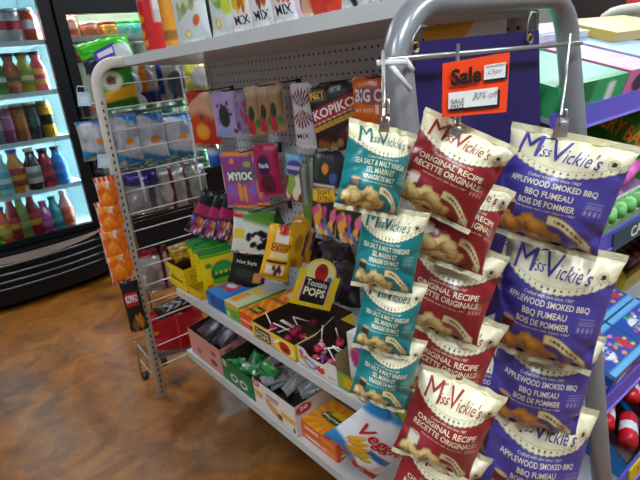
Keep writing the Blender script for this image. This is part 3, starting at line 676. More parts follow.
# ================================================================== pouches on the peg board
def hook(px, x, lab, ln=.13):
    P = at(px, 0, x); mb = MB()
    mb.tube([(PX, P[1], P[2]+.004), (x-.01, P[1], P[2]), (x-.02, P[1], P[2]+.006)], .0022, '#1d1d20', 'paint', 6)
    mb.box(PX-.006, PX-.001, P[1]-.012, P[1]+.012, P[2]-.03, P[2]+.008, '#1d1d20', 'paint')
    return tag(mb.obj('peg_hook'), lab, 'peg hook', 'black hooks in the peg board')
def peg(px, w, h, x, fn, label, ang=None, texts=(), group=None, blend=.55, hk=None, **k):
    return pouch(px, 0, x, w, h, ang, fn, label, group=group, blend=blend, texts=texts, **k)
def f(U, V):
    C = full(U, '#e6b48e'); C = over(C, '#d6451c', sst(.52-V+.1*np.sin(U*4), .12)); C = over(C, '#c4301a', ell(U, V, .60, .22, .44, .22)); C = over(C, '#f08a2a', ell(U, V, .42, .26, .26, .16)); C = over(C, '#f2a838', ell(U, V, .42, .26, .18, .11)); C = over(C, '#c8342a', sst(V-1.02+.35*(1-U)-.08, .03)); return over(C, '#4a5a3a', ell(U, V, .46, .52, .08, .05))
peg((204, 118), 27, 56, .98, f, 'orange fruit printed gummy pouch at the far end of the upper peg row', texts=())
def f(U, V):
    C = full(U, '#b9a3d8'); C = over(C, '#23262a', ell(U, V, .48, .46, .22, .24)); C = blobs(C, U, V, (.15, .85, .3, .75), ('#3a5fb0', '#b03a5a', '#5a2a70', '#6a8a4a'), 12, .03, .07, random.Random(8)); C = over(C, '#23262a', ell(U, V, .48, .44, .19, .2)); C = over(C, '#8fb0e0', rect(U, V, .1, .62, .04, .20)); return over(C, '#6a3a2a', ell(U, V, .82, .12, .07, .05))
peg((226, 114), 25, 47, .965, f, 'front lilac berry pouch on the upper peg row', texts=(), group='lilac pouches on a peg')
peg((241, 113), 16, 42, 1.0, lambda U, V: blobs(full(U, '#9686b4'), U, V, (0, 1, .1, .8), ('#6a4a80', '#b84a6a', '#4a4a90'), 9, .05, .14, random.Random(2)), 'lilac berry pouch hung behind the front lilac one', group='lilac pouches on a peg')
def f(U, V): C = full(U, '#b08a5e'); C = over(C, '#c03a44', ell(U, V, .25, .2, .3, .22)); C = over(C, '#24361f', ell(U, V, .4, .45, .2, .15)); C = over(C, '#3a8a3a', ell(U, V, .72, .25, .16, .1)); return over(C, '#cbb190', sst(V-.8, .1))
for i, (px, lab) in enumerate((((254, 111), 'leftmost'), ((266, 109), 'middle'), ((276, 107), 'rightmost'))):
    peg(px, 15, 50, .975+.012*i, f, f'kraft brown candy pouch, {lab} of three on the upper row', group='kraft pouches on the upper peg row', nu=20, nv=30)
def f(U, V):
    C = full(U, '#d6ccd2'); a = np.arctan2(V-.62, (U-.5)*.5); d = np.hypot((U-.5)*.5, V-.62)
    C = over(C, '#8e2a34', ((np.sin(a*22) > .1)*(d < .30)*(d > .02)*(np.abs(np.sin(a)) > .5))*1.); C = over(C, '#2a2024', ((np.sin(a*22+1.5) > .6)*(d < .28)*(d > .02)*(np.abs(np.sin(a)) > .5))*1.); return C
peg((304, 116), 21, 66, .975, f, 'white licorice pouch with red and black lace tassel on the upper peg row', ang=-4, texts=(X('MIX', .42, .20, .6, .08, '#141014', .01),))
def f(U, V):
    C = full(U, '#1c1416'); k = V-.20*(U-.5)
    C = over(C, '#b3112c', rect(U, k, 0, 1, .52, .74)); C = over(C, '#f4d9a0', rect(U, k, 0, 1, .505, .52)); C = over(C, '#e5a83a', rect(U, k, 0, 1, .40, .47)); C = over(C, '#6a4a1c', rect(U, k, .06, .94, .42, .455)*.5)
    C = over(C, '#c89a3a', rect(U, V, .02, .36, .78, .93)); C = over(C, '#0e0a0a', rect(U, V, .035, .345, .79, .90)); return blobs(C, U, V, (.1, .9, .02, .30), ('#6a3a24', '#8a5a34', '#3a2018', '#9a7a50', '#5a1420'), 14, .04, .09, random.Random(6))
peg((336, 117), 48, 66, .965, f, 'black coffee candy bag with a red banner on the upper peg row', ang=-9, texts=(X('KOPIKO', .5, .635, .92, .15, '#f3eee6', .03, 0, .17), X('No.1', .19, .86, .26, .10, '#f0c860', .02)))
peg((337, 101), 38, 40, 1.02, lambda U, V: over(full(U, '#1b1719'), '#8a8a88', rect(U, V, .4, .5, .6, .8)), 'plain black candy bag hung behind the coffee candy bag', ang=-6)
def f(U, V): C = full(U, '#e06a1a'); C = over(C, '#b04a10', sst(V-.93, .03)); C = over(C, '#3a2a5a', ell(U, V, .5, .62, .44, .19)*.55); C = over(C, '#f4e2c8', rect(U, V, .62, .72, .24, .44)); return C
peg((372, 101), 38, 50, .97, f, 'orange chewy candy bag at the near end of the upper peg row', ang=-1, texts=(X('BIG Ch', .5, .62, .86, .26, '#f4e6f0', .03), X('BIT-SIZED', .35, .32, .5, .07, '#f6ddb8', .01)))
for px, lab in (((199, 92), 'upper row, far end'), ((226, 91), 'lilac pouches'), ((262, 86), 'kraft pouches'), ((336, 83), 'coffee candy bag'), ((372, 78), 'orange chewy candy bag')):
    hook(px, .95, f'black peg hook holding the {lab}' if 'row' not in lab else 'black peg hook holding the orange fruit pouch')
# second row
def f(U, V):
    C = full(U, '#8e3a8a'); C = over(C, '#c8559a', sst(.5-V, .4)*.7); C = over(C, '#e88a2a', sst(V-.93, .02)+sst(.05-V, .02)); C = over(C, '#2c6a4a', ell(U, V, .5, .58, .40, .13)*.75); C = over(C, '#e8a030', ell(U, V, .42, .30, .05, .18)+ell(U, V, .55, .26, .05, .16)); C = over(C, '#8a6ab8', ell(U, V, .2, .32, .14, .12)+ell(U, V, .8, .32, .14, .1)); C = over(C, '#e8922a', ell(U, V, .3, .84, .06, .05)); return over(C, '#8ab83a', ell(U, V, .7, .78, .12, .05)+ell(U, V, .86, .5, .1, .05))
peg((243, 180), 38, 57, .955, f, 'purple and pink tropical gummy bag on the middle peg row', texts=(X('MYIOO', .5, .58, .72, .15, '#eef2ea', .04),), group='purple gummy bags on a peg')
peg((259, 178), 14, 56, .985, f, 'purple tropical gummy bag hung edge on behind the front one', group='purple gummy bags on a peg', nu=18)
def f(U, V): C = full(U, '#b01c50'); C = over(C, '#2a1a4a', ell(U, V, .4, .60, .26, .2)); C = over(C, '#5a1a34', ell(U, V, .5, .25, .3, .2)); return C
peg((268, 170), 24, 52, 1.0, f, 'magenta candy bag with a dark blue oval behind the purple gummy bag', texts=(X('Nerds', .4, .6, .4, .10, '#dfe6f0', .02),))
def f(U, V): C = full(U, '#6aa6cc'); C = over(C, '#8a2a34', sst(.56-V, .04)); C = over(C, '#4a3a8a', ell(U, V, .5, .72, .42, .16)); C = over(C, '#d8d2dc', rect(U, V, .1, .9, .68, .76)*.7); return blobs(C, U, V, (.2, .8, .05, .5), ('#e8e2d0', '#c8a8a0', '#8ab040', '#e6dcc8'), 9, .1, .2, random.Random(2))
peg((295, 178), 20, 48, .985, f, 'light blue and purple candy pouch beside the peg holes', ang=8)
def f(U, V): C = full(U, '#55604a'); C = over(C, '#6a8a3a', sst(.35-V, .3)); return over(C, '#9a9aa0', rect(U, V, .3, .6, .3, .9)*.6)
for i, (px, lab) in enumerate((((307, 192), 'left'), ((315, 186), 'right'))):
    peg(px, 12, 62, 1.0-.02*i, f, f'{lab} green and grey pouch seen edge on beside the black licorice bag', group='green pouches seen edge on', nu=16)
def lic(U, V):
    C = full(U, '#26262a'); C = over(C, '#f0b81c', rect(U, V-.04*U, .02, .85, .40, .55)); C = over(C, '#3a5a2a', rect(U, V, .05, .2, .66, .92)*.6); C = over(C, '#e08a2a', ell(U, V, .42, .80, .10, .06)); C = over(C, '#3a5a9a', ell(U, V, .68, .70, .12, .06)); C = over(C, '#d8d2cc', rect(U, V, .05, .75, .585, .61))
    C = blobs(C, U, V, (.1, .95, .03, .32), ('#d0508a', '#3f78c0', '#e8e4e0', '#e8a83a', '#b83a78', '#e86a9a', '#f0c83a'), 30, .05, .10, random.Random(9)); return C
peg((328, 194), 32, 84, .945, lic, 'black licorice allsorts bag with a yellow band on the middle peg row', ang=8, texts=(X('SOFT', .42, .525, .42, .055, '#2a220a', .01, 0, .05), X('EATING', .45, .455, .48, .055, '#2a220a', .01, 0, .05)), group='licorice allsorts bags')
peg((352, 218), 34, 52, .95, lambda U, V: lic(U, V*.62), 'black licorice allsorts bag half hidden behind the topmost teal chip bag', ang=6, group='licorice allsorts bags')
hook((243, 152), .94, 'black peg hook holding the purple gummy bag'); hook((330, 153), .93, 'black peg hook holding the black licorice allsorts bag')
# blue bottle peeking past the wire end
P = at((214, 156), 0, 1.02); mb = MB()
mb.lathe([(.0, -.045, '#1f48b8'), (.024, -.043, '#1f48b8'), (.026, 0, '#2a6ad8'), (.026, .025, '#d8e4f0'), (.02, .035, '#d8e4f0'), (.012, .045, '#2348b0'), (.012, .06, '#e8eef6'), (0, .061, '#e8eef6')], 'plastic', 14)
tag(mb.obj('spray_bottle', None, T(*P)), 'small blue and white bottle just right of the wire end grid', 'bottle')
# tilted black and pink bags, lowest row far end
def f(U, V): C = full(U, '#1b1a1e'); C = over(C, '#b52a62', rect(U, V, 0, 1, .46, .68)); C = blobs(C, U, V, (.05, .95, .03, .36), ('#e0a03a', '#c84a6a', '#7a5ab0', '#e8e0d0', '#d87a3a', '#5a3a6a'), 34, .05, .09, random.Random(1)); C = over(C, '#c8c8c8', ell(U, V, .7, .86, .03, .02)); return C
for i, (px, w_, lab, an) in enumerate((((205, 214), 24, 'front', 22), ((217, 217), 19, 'middle', 18), ((227, 217), 17, 'rear', 13))):
    peg(px, w_, 46, .93+.025*i, f, f'black and pink jelly bag hanging tilted, {lab} of the three beside the wire grid', ang=an, group='black and pink jelly bags', blend=1., lean=26-5*i)
for px, lab in (((216, 193), 'black and pink jelly bags'), ((253, 212), 'white and green licorice bag'), ((284, 226), 'front yellow wafer bar bag')):
    hook(px, .93, f'black peg hook holding the {lab}')
# third row
def f(U, V):
    C = full(U, '#e4e8dc'); C = over(C, '#6aa03a', sst(V-.62-.2*(1-U), .1)); C = over(C, '#3a7a2a', sst(V-.9+.1*U, .1)*.6); C = over(C, '#e8d03a', rect(U, V, .03, .28, .36, .58)); C = over(C, '#c8201c', rect(U, V, .0, .22, .82, .95)); C = over(C, '#d8dcd8', rect(U, V, .04, .22, .6, .8)); C = blobs(C, U, V, (.35, .9, .15, .5), ('#1c1614', '#2a2018', '#f0f0e8', '#14100e'), 26, .06, .10, random.Random(3)); return C
peg((253, 232), 40, 44, .93, f, 'white and green licorice bag hanging above the black candy pack', ang=3, blend=1.)
def f(U, V): C = full(U, '#151719'); C = over(C, '#d8482a', ell(U, V, .35, 1.0, .22, .12)); C = over(C, '#4a9a3a', sst(V-.93, .03)); C = over(C, '#2a4a3a', rect(U, V, .15, .6, .3, .5)*.6); C = over(C, '#d88a4a', rect(U, V, .66, .88, .16, .44)); return over(C, '#c8c8c4', rect(U, V, .9, .95, .5, .8)*.8)
peg((249, 269), 36, 36, .92, f, 'black candy pack with green top edge below the licorice bag', ang=9, blend=1., texts=(X('Hot Stylz', .40, .68, .56, .13, '#eef0ee', .01),))
def f(U, V):
    C = full(U, '#f0b30f'); C = over(C, '#d89a0a', sst(.1-V, .1)); C = over(C, '#c21f1c', rect(U, V, .36, .64, .82, 1.)); C = over(C, '#e8e4da', rect(U, V, .26, .72, .70, .84)); C = over(C, '#f3d9a6', rect(U, V, .2, .8, .42, .54)); C = over(C, '#f0ece4', rect(U, V, .14, .76, .12, .30)); C = over(C, '#2a1c14', rect(U, V, .12, .82, .335, .385)); return blobs(C, U, V, (.22, .68, .14, .27), ('#6a2a24', '#4a2018'), 5, .05, .08, random.Random(3))
peg((279, 253), 29, 56, .90, f, 'yellow wafer bar bag with a red and white label above the header card', ang=10, texts=(X('COFFEE', .5, .66, .66, .075, '#8a1c1a', .03), X('CRISP', .47, .585, .60, .075, '#8a1c1a', .03)), t=.02, blend=1.05)
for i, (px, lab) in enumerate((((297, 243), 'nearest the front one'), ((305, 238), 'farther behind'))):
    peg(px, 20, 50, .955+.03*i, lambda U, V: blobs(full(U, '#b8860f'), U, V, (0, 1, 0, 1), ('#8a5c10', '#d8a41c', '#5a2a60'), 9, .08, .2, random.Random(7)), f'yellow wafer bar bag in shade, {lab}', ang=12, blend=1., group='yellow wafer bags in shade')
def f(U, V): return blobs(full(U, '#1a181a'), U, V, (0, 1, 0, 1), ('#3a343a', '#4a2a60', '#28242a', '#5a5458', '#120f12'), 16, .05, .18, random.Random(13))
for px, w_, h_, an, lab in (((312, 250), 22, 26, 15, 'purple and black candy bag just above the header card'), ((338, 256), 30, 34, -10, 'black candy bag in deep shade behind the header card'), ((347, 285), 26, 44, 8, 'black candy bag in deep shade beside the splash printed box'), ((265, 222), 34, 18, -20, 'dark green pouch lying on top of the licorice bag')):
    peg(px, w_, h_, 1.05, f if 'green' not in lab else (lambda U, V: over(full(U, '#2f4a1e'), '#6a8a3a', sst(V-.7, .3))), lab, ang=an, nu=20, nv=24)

# ================================================================== packs on the top shelf
TZ = 1.4965
def stand(px, x, w, h, fn, label, texts=(), group=None, blend=.35, cat='snack pouch', **k):
    """stands on the top shelf: px marks where its foot meets the lip"""
    P = at(px, 0, x); cy = P[1]; H_ = h; n = facing((x, cy, TZ), blend, (-1, 0, 0)); u = nrm(np.cross((0, 0, 1.), n)); v = np.array([0, 0, 1.])
    S = pillow(w, h, k.pop('t', .018), hash(label) % 97, .8, .05, flat=4.)
    o = soft_bag(S, fn, 40, 50, 'snack_pouch', None, texts, 'film', '#c8c8c4', basis((x, cy, TZ+h/2), u, v, n)); return tag(o, label, cat, group)
def tubecan(px, x, r_, h, body, label):
    P = at(px, 0, x); rt = thing('snack_tube', label, 'snack tube', T(x, P[1], TZ)); mb = MB()
    K = 20; Cn = body
    mp = lambda U, V: np.stack([r_*np.cos(-2*math.pi*U), -r_*np.sin(-2*math.pi*U)*-1, V*h], -1)
    mb.print(lambda U, V: np.stack([r_*np.cos(2*math.pi*U), r_*np.sin(2*math.pi*U), V*h], -1), body, 40, 40, 'card', True)
    mb.lathe([(r_*1.03, 0, '#b0b0b0'), (r_*1.03, .006, '#b0b0b0')], 'metal', 20); mb.obj('tube_body', rt)
    mb = MB(); mb.lathe([(r_*1.04, h, '#d8d8d8'), (r_*1.04, h+.008, '#e8e8e8'), (r_*.9, h+.009, '#e0e0e0')], 'plastic', 20); mb.obj('plastic_lid', rt); return rt
def f(U, V): C = full(U, '#d4141c'); C = over(C, '#f0f0f0', rect(U, V, .72, .86, .35, 1.0)); C = over(C, '#8a8f92', rect(U, V, .73, .85, .35, .5)*.4); C = over(C, '#f0a81c', ell(U, V, .52, .40, .05, .05)+ell(U, V, .50, .22, .05, .06)+ell(U, V, .53, .10, .05, .05)); C = over(C, '#f8f4ec', rect(U, V, .50, .60, .62, .78)*.8); return C
tubecan((157, 47), .84, .042, .28, f, 'red crisp tube at the far left end of the top shelf')
def f(U, V): C = full(U, '#e39a1e'); C = over(C, '#8a4a1a', rect(U, V, .3, .9, .1, .22)*.8); return over(C, '#f0e0c0', rect(U, V, 0, 1, .62, .7)*.6)
tubecan((173, 44), .84, .025, .26, f, 'slim orange crisp tube beside the red one on the top shelf')
def f(U, V):
    C = full(U, '#dfe7e6'); C = over(C, '#f0a01c', ell(U, V, .42, .80, .2, .08)); C = over(C, '#b9c79a', rect(U, V-.35*(U-.5), .2, .85, .38, .58)); C = blobs(C, U, V, (.25, .8, .34, .58), ('#dfe6c0', '#8fa06a', '#a8b884'), 14, .04, .07, random.Random(5)); C = over(C, '#2f4a34', rect(U, V-.3*(U-.5), .35, .95, .60, .70)); C = over(C, '#e0702a', ell(U, V, .74, .27, .11, .06, .4)); C = over(C, '#e8c81c', ell(U, V, .42, .11, .09, .055)); C = over(C, '#f6f2d8', ell(U, V, .42, .11, .055, .033)); return C
stand((195, 41), .825, 0.148, 0.237, f, 'white roasted seaweed pouch with an orange pepper, next to the slim orange tube', ())
def f(U, V):
    C = full(U, '#dfe8e0'); C = over(C, '#7fb04a', ell(U, V, .5, .62, .35, .3)); C = over(C, '#b8d088', ell(U, V, .4, .56, .22, .16)); C = over(C, '#4a8a3a', ell(U, V, .7, .76, .25, .12)); C = over(C, '#c8d83a', ell(U, V, .78, .36, .2, .12)); C = over(C, '#e07a2a', ell(U, V, .2, .85, .12, .06)); C = over(C, '#e8c81c', ell(U, V, .34, .15, .1, .06)); return over(C, '#f6f2d8', ell(U, V, .34, .15, .06, .036))
stand((227, 35), .825, 0.100, 0.225, f, 'white pouch with green vegetables on the top shelf, left of the mix pouches')
def mixf(c1, c2, sd):
    def f(U, V): C = full(U, '#f0eef0'); C = over(C, '#d8b8c8', sst(U-.9, .05)+sst(.06-U, .05)); return blobs(C, U, V, (.25, .75, .28, .62), (c1, c2, c1), 22, .06, .10, random.Random(sd))
    return f
for i, (px, c1, c2, lab) in enumerate((((246, 30), '#e8c81c', '#c86a1a', 'yellow candy picture'), ((266, 26), '#b8541a', '#8a3a14', 'brown candy picture'), ((288, 22), '#e0664a', '#8a9a3a', 'red and green candy picture'))):
    stand(px, .825, 0.087, 0.202, mixf(c1, c2, i), f'white candy mix pouch with a {lab} on the top shelf', (X('MIX', .5, .15, .62, .11, '#1a1414', .02),), group='white mix pouches on the top shelf')
def f(U, V): C = full(U, '#f0c0a0'); C = over(C, '#e8402a', sst(U-.25, .1)); C = over(C, '#f2d81c', ell(U, V, .6, .62, .35, .3)); C = over(C, '#d8301a', ell(U, V, .75, .3, .25, .2)); C = over(C, '#f0e070', rect(U, V-.3*U, .5, .9, .3, .5)); return over(C, '#c83a1a', ell(U, V, .55, .7, .14, .1))
stand((323, 15), .825, 0.118, 0.202, f, 'red and yellow candy bag on the top shelf, right of the mix pouches')
def f(U, V): return blobs(full(U, '#e0e2e0'), U, V, (0, 1, 0, 1), ('#1a1a1c', '#2a2a2c', '#f0f0ee'), 22, .05, .12, random.Random(4))
stand((360, 8), .825, 0.088, 0.190, f, 'black and white patterned pouch on the top shelf near the grey arch')
stand((386, 4), .825, 0.071, 0.190, f, 'second black and white patterned pouch on the top shelf, closest to the grey arch')

# ================================================================== wire end rack beyond the left frame
ry0, ry1 = LY+.03, LY+.26
rk = thing('wire_rack', 'low wire basket rack hooked on the far side of the slotted end frame', 'rack', T(.85, LY+.14, FLOOR))
ro = np.array([.85, LY+.14, FLOOR])
for z in (1.27, 1.03, .80, .47, .10):
    mb = MB()
    for y in np.linspace(ry0+.04, ry1, 4): mb.tube([np.array([.64, y, z])-ro, np.array([1.10, y, z])-ro], .002, '#5f5d58', 'metal', 6)
    for x in (.66, 1.10): mb.tube([np.array([x, ry0, z])-ro, np.array([x, ry1, z])-ro, np.array([x, ry1+.01, z+.05])-ro], .0022, '#5f5d58', 'metal', 6)
    mb.tube([np.array([.64, ry1+.01, z+.05])-ro, np.array([1.10, ry1+.01, z+.05])-ro], .0022, '#5f5d58', 'metal', 6)
    mb.obj('wire_basket', rk)
for x in (.76, 1.10):
    mb = MB(); mb.tube([np.array([x, ry1+.01, FLOOR+.05])-ro, np.array([x, ry1+.01, 1.34])-ro], .006, '#8d8c88', 'metal', 8); mb.obj('upright', rk)
    mb = MB(); mb.tube([np.array([x-.012, ry1+.01, FLOOR+.022])-ro, np.array([x+.012, ry1+.01, FLOOR+.022])-ro], .022, '#1c1c1c', 'plastic', 14); mb.obj('caster', rk)
def rackbag(px, y, w, h, fn, label, ang=None, texts=(), group=None, blend=.5, t=.04, cat='snack bag', **k):
    k.setdefault('wr', 1.9)
    return pouch(px, 1, y, w, h, ang, fn, label, cat, group, blend, (0, -1, 0), t, texts, name='snack_bag', nu=36, nv=40, **k)
yb = LY+.12
def f(U, V): C = full(U, '#a9a6a0'); C = over(C, '#e8821c', rect(U, V, .42, .62, .3, 1.)); C = over(C, '#25305c', sst(.3-V, .1)); C = over(C, '#e8e6e0', ell(U, V, .25, .6, .16, .2)); return C
rackbag((141, 82), yb, 34, 46, f, 'silver snack bag with an orange stripe on the top rack tier', group='silver bags on the top tier', m='foil')
def f(U, V): C = full(U, '#a4a4a4'); C = over(C, '#1f3f8a', rect(U, V, .05, .2, .2, 1.)); C = over(C, '#5a5c62', ell(U, V, .6, .4, .3, .3)); C = over(C, '#3a4a78', rect(U, V, .45, .55, 0, .5)); return C
rackbag((171, 80), yb+.01, 30, 44, f, 'silver snack bag with a dark blue stripe on the top rack tier', group='silver bags on the top tier', m='foil')
def f(U, V): C = full(U, '#d8cf3a'); C = over(C, '#b8b8b4', ell(U, V, .6, .4, .4, .4)); return C
rackbag((196, 76), yb+.10, 22, 30, f, 'yellow and silver bag at the right end of the top tier of the wire rack')
def green(U, V): C = full(U, '#1d8a1c'); C = over(C, '#e0a81c', sst(.34-V+.2*U, .05)); C = over(C, '#157014', sst(.16-V+.1*U, .05)); C = over(C, '#d8d2b0', ell(U, V, .38, .60, .2, .2)); C = over(C, '#6a4a3a', ell(U, V, .36, .60, .1, .1)); return over(C, '#b9c0c4', sst(U-.82, .05))
rackbag((118, 85), yb-.01, 50, 50, green, 'bright green snack bag with a round picture behind the rounded post top', ang=-8)
def green2(U, V): C = full(U, '#3ac41e'); C = over(C, '#7ae04a', rect(U, V-.1*U, .05, .7, .72, .78)); C = over(C, '#1c1f3a', sst(.42-V-.45*(U-.1), .08)*(U < .6)); C = over(C, '#4a3aa0', rect(U, V-.35*(U-.5), .22, .66, .26, .62)); C = over(C, '#e4e4f0', rect(U, V-.35*(U-.5), .28, .58, .36, .52)); return over(C, '#c4d2d6', rect(U, V, .62, .95, .1, .6))
rackbag((107, 54), yb-.02, 52, 34, green2, 'green and navy snack bag lying on top of the rack behind the post', ang=-12, pitch=.4)
def blue(U, V): C = full(U, '#b4b6bb'); C = over(C, '#1f7ec0', sst(V-.87-.1*np.sin(U*5), .04)); C = over(C, '#8b8f97', rect(U, V, .55, .9, .55, .85)*.6); C = over(C, '#2a8fd0', sst(.30-V-.25*U, .05)); C = over(C, '#e08a2a', ell(U, V, .6, .48, .14, .07)); C = over(C, '#8f949a', rect(U, V, .1, .4, .35, .7)*.4); return over(C, '#d8c890', ell(U, V, .3, .06, .12, .05))
for i, (px, w_, h_, lab) in enumerate((((96, 140), 32, 40, 'sticking out left of the slotted post'), ((125, 140), 30, 52, 'just right of the slotted post'), ((150, 138), 32, 50, 'in the middle of the tier'), ((178, 136), 34, 44, 'at the right end of the tier'))):
    rackbag(px, yb+.008*i, w_, h_, blue, f'white and blue chip bag on the second tier, {lab}', group='white and blue chip bags on the second tier', seed=i)
def grey(U, V): C = full(U, '#a7a5a4'); C = over(C, '#3a2f70', sst(V-.68+.1*U, .04)); C = over(C, '#e8e6e8', rect(U, V, .45, .52, .3, 1.)); C = over(C, '#4a4450', rect(U, V, .62, .82, .05, .6)*.8); return C
rackbag((143, 191), yb, 34, 46, grey, 'silver and violet snack bag on the third tier of the wire rack', m='foil')
def grey2(U, V): C = full(U, '#a2a09e'); C = over(C, '#6a1420', rect(U, V+.08*np.sin(U*3), .42, .54, 0, 1.)); C = over(C, '#6a1420', rect(U, V, .92, 1, 0, 1.)); return over(C, '#c8c6c4', ell(U, V, .25, .4, .2, .2))
rackbag((172, 186), yb+.01, 30, 44, grey2, 'silver snack bag with a wine red stripe on the third tier of the wire rack', m='foil')
rackbag((195, 183), yb+.02, 24, 40, lambda U, V: over(full(U, '#77777a'), '#9a9c8a', ell(U, V, .5, .5, .3, .4)), 'dull grey snack bag at the right end of the third tier', m='foil')
def rw(U, V): C = full(U, '#c4c0bd'); C = over(C, '#7a1520', sst(V-.84, .04)+rect(U, V, .72, .84, 0, 1.)+sst(.06-U, .03)); return over(C, '#98948f', ell(U, V, .4, .4, .2, .25))
rackbag((153, 270), yb, 34, 44, rw, 'white snack bag with wine red edges left of the yellow candy box', m='foil')
def red(U, V): C = full(U, '#b0121c'); C = over(C, '#8c8c90', sst(.22-V-.3*(U-.2), .05)); C = over(C, '#e0a01c', ell(U, V, .12, .6, .06, .04)); C = over(C, '#d83a40', rect(U, V, .5, .53, 0, 1.)); return over(C, '#d8c8c8', ell(U, V, .9, .5, .12, .1)*.5)
rackbag((176, 330), yb, 60, 46, red, 'large red snack bag lying in the lowest basket behind the wire grid', ang=-16)
def chocf(U, V): C = full(U, '#2a1a1c'); return over(C, '#c9c6c8', (np.sin(U*30+3*np.sin(V*9)) > .3)*rect(U, V, .15, .9, .3, .75)*.8)
rackbag((176, 305), yb-.02, 44, 14, chocf, 'dark brown snack bag with silver lettering lying on the large red one', ang=-24, pitch=.5)
mb = MB()
for a, b_ in (((135, 342), (159, 371)), ((138, 358), (152, 374))): mb.tube([at(a, 1, LY+.15)-ro, at(b_, 1, LY+.02)-ro], .004, '#a9a79f', 'paint', 6)
for a, b_ in (((136, 342), (141, 372)), ((146, 355), (149, 376)), ((154, 365), (156, 381))): mb.tube([at(a, 1, LY+.10)-ro, at(b_, 1, LY+.10)-ro], .004, '#8d8b84', 'metal', 6)
mb.obj('wire_basket', rk)
P = at((145, 376), 1, LY+.10)-ro; mb = MB(); mb.tube([P-np.array([.012, 0, 0]), P+np.array([.012, 0, 0])], .022, '#1c1c1c', 'plastic', 14); mb.obj('caster', rk)
# orange candy strip pouches hung on the post side
def orc(U, V): C = full(U, '#d8c4b4'); C = blobs(C, U, V, (.1, .9, .15, .85), ('#f07a12', '#f58e1c', '#e8640c', '#f9a83a'), 26, .10, .18, random.Random(4)); C = over(C, '#c8382a', sst(V-.86, .03)*(np.sin(U*30) > 0)+sst(.1-V, .04)*(np.sin(U*30) > 0)); return C
for i, (px, lab) in enumerate((((108, 194), 'topmost'), ((111, 218), 'second'), ((115, 243), 'third'), ((121, 265), 'lowest'))):
    pouch(px, 1, LY-.02, 25 if i else 21, 36, None, orc, f'clear pouch of orange puffs, {lab} of the strip hung left of the slotted post', 'candy pouch', 'orange puff pouches on a strip', .6, (0, -1, 0), .02, seed=i)
def blkp(U, V): C = full(U, '#1a1614'); C = over(C, '#b01c28', rect(U, V, .08, .8, .50, .76)); C = blobs(C, U, V, (.2, .8, .08, .3), ('#8a5a2a', '#c8862a', '#5a3a1c'), 8, .06, .12, random.Random(2)); return over(C, '#0a0a0a', sst(V-.86, .03))
pouch((134, 305), 1, LY-.02, 18, 54, None, blkp, 'black coffee candy pouch with a red label hung low on the slotted post', 'candy pouch', None, .6, (0, -1, 0), .014, (X('KOPIKO', .44, .64, .66, .14, '#f3e8e0', .03),))
# price tag holders
for px, lab in (((84, 99), 'upper'), ((104, 161), 'lower')):
    P, u, v, n, w, h = pose(px, 1, LY+.0, .7, wpx=13, hpx=14); r = thing('price_tag', f'pale blue price tag in a clear holder left of the post, {lab} of the two', 'price tag', basis(P, u, v, n), 'price tags by the post')
    mb = MB(); mb.box(-w/2, w/2, -h/2, h/2, 0, .002, '#b9d8e6'); mb.box(-w*.3, w*.3, -h*.3, h*.2, .002, .0024, '#d8e8ee'); mb.obj('card', r)
    mb = MB(); mb.tube([(-w/2, h/2, .002), (-w*.4, h*.9, -.01), (w*.4, h*.9, -.01), (w/2, h/2, .002)], .002, '#d8d8d6'); mb.obj('wire_clip', r)
# ================================================================== drink coolers
FYc = 4.15
gx1 = at((93, 222), 1, FYc)[0]; gz0 = at((93, 222), 1, FYc)[2]
fx0, fx1 = -.05, gx1+.085
ZT = 2.25
def cooler(name, label, x0, x1, z0g, z1g, frame, ztop, inner, yb=4.95):
    r = thing(name, label, 'drinks cooler', T((x0+x1)/2, (FYc+yb)/2, FLOOR)); o = np.array([(x0+x1)/2, (FYc+yb)/2, FLOOR])
    def B(mb, a, b, c, d, e, f_, col, m): mb.box(a-o[0], b-o[0], c-o[1], d-o[1], e-o[2], f_-o[2], col, m)
    mb = MB()
    B(mb, x0, x0+.04, FYc+.05, yb, FLOOR+.04, ztop, '#080808', 'black'); B(mb, x1-.04, x1, FYc+.05, yb, FLOOR+.04, ztop, '#080808', 'black')
    B(mb, x0, x1, FYc+.05, yb, ztop-.05, ztop, '#080808', 'black'); B(mb, x0, x1, yb-.03, yb, FLOOR+.04, ztop, '#080808', 'black'); B(mb, x0, x1, FYc+.05, yb, FLOOR+.04, z0g-.03, '#080808', 'black')
    mb.obj('cabinet', r)
    mb = MB()
    B(mb, x0+.04, x0+.045, FYc+.06, yb-.03, z0g, ztop-.05, inner, 'paint'); B(mb, x1-.045, x1-.04, FYc+.06, yb-.03, z0g, ztop-.05, inner, 'paint'); B(mb, x0+.04, x1-.04, yb-.035, yb-.03, z0g, ztop-.05, inner, 'paint'); B(mb, x0+.04, x1-.04, FYc+.06, yb-.03, z0g-.03, z0g, inner, 'paint'); B(mb, x0+.04, x1-.04, FYc+.06, yb-.03, ztop-.055, ztop-.05, inner, 'paint')
    mb.obj('inner_liner', r)
    fl, fr_ = frame
    mb = MB()
    B(mb, x0+.004, x0+fl, FYc, FYc+.05, z0g-.04, ztop, '#070708', 'black'); B(mb, x1-fr_, x1-.004, FYc, FYc+.05, z0g-.04, ztop, '#070708', 'black')
    B(mb, x0+fl, x1-fr_, FYc, FYc+.05, z0g-.04, z0g, '#070708', 'black'); B(mb, x0+fl, x1-fr_, FYc, FYc+.05, z1g, ztop, '#070708', 'black')
    d = mb.obj('door', r)
    mb = MB(); B(mb, x0+fl, x1-fr_, FYc+.02, FYc+.026, z0g, z1g, '#ffffff', 'glass'); mb.obj('glass_pane', d)
    return r, o, B
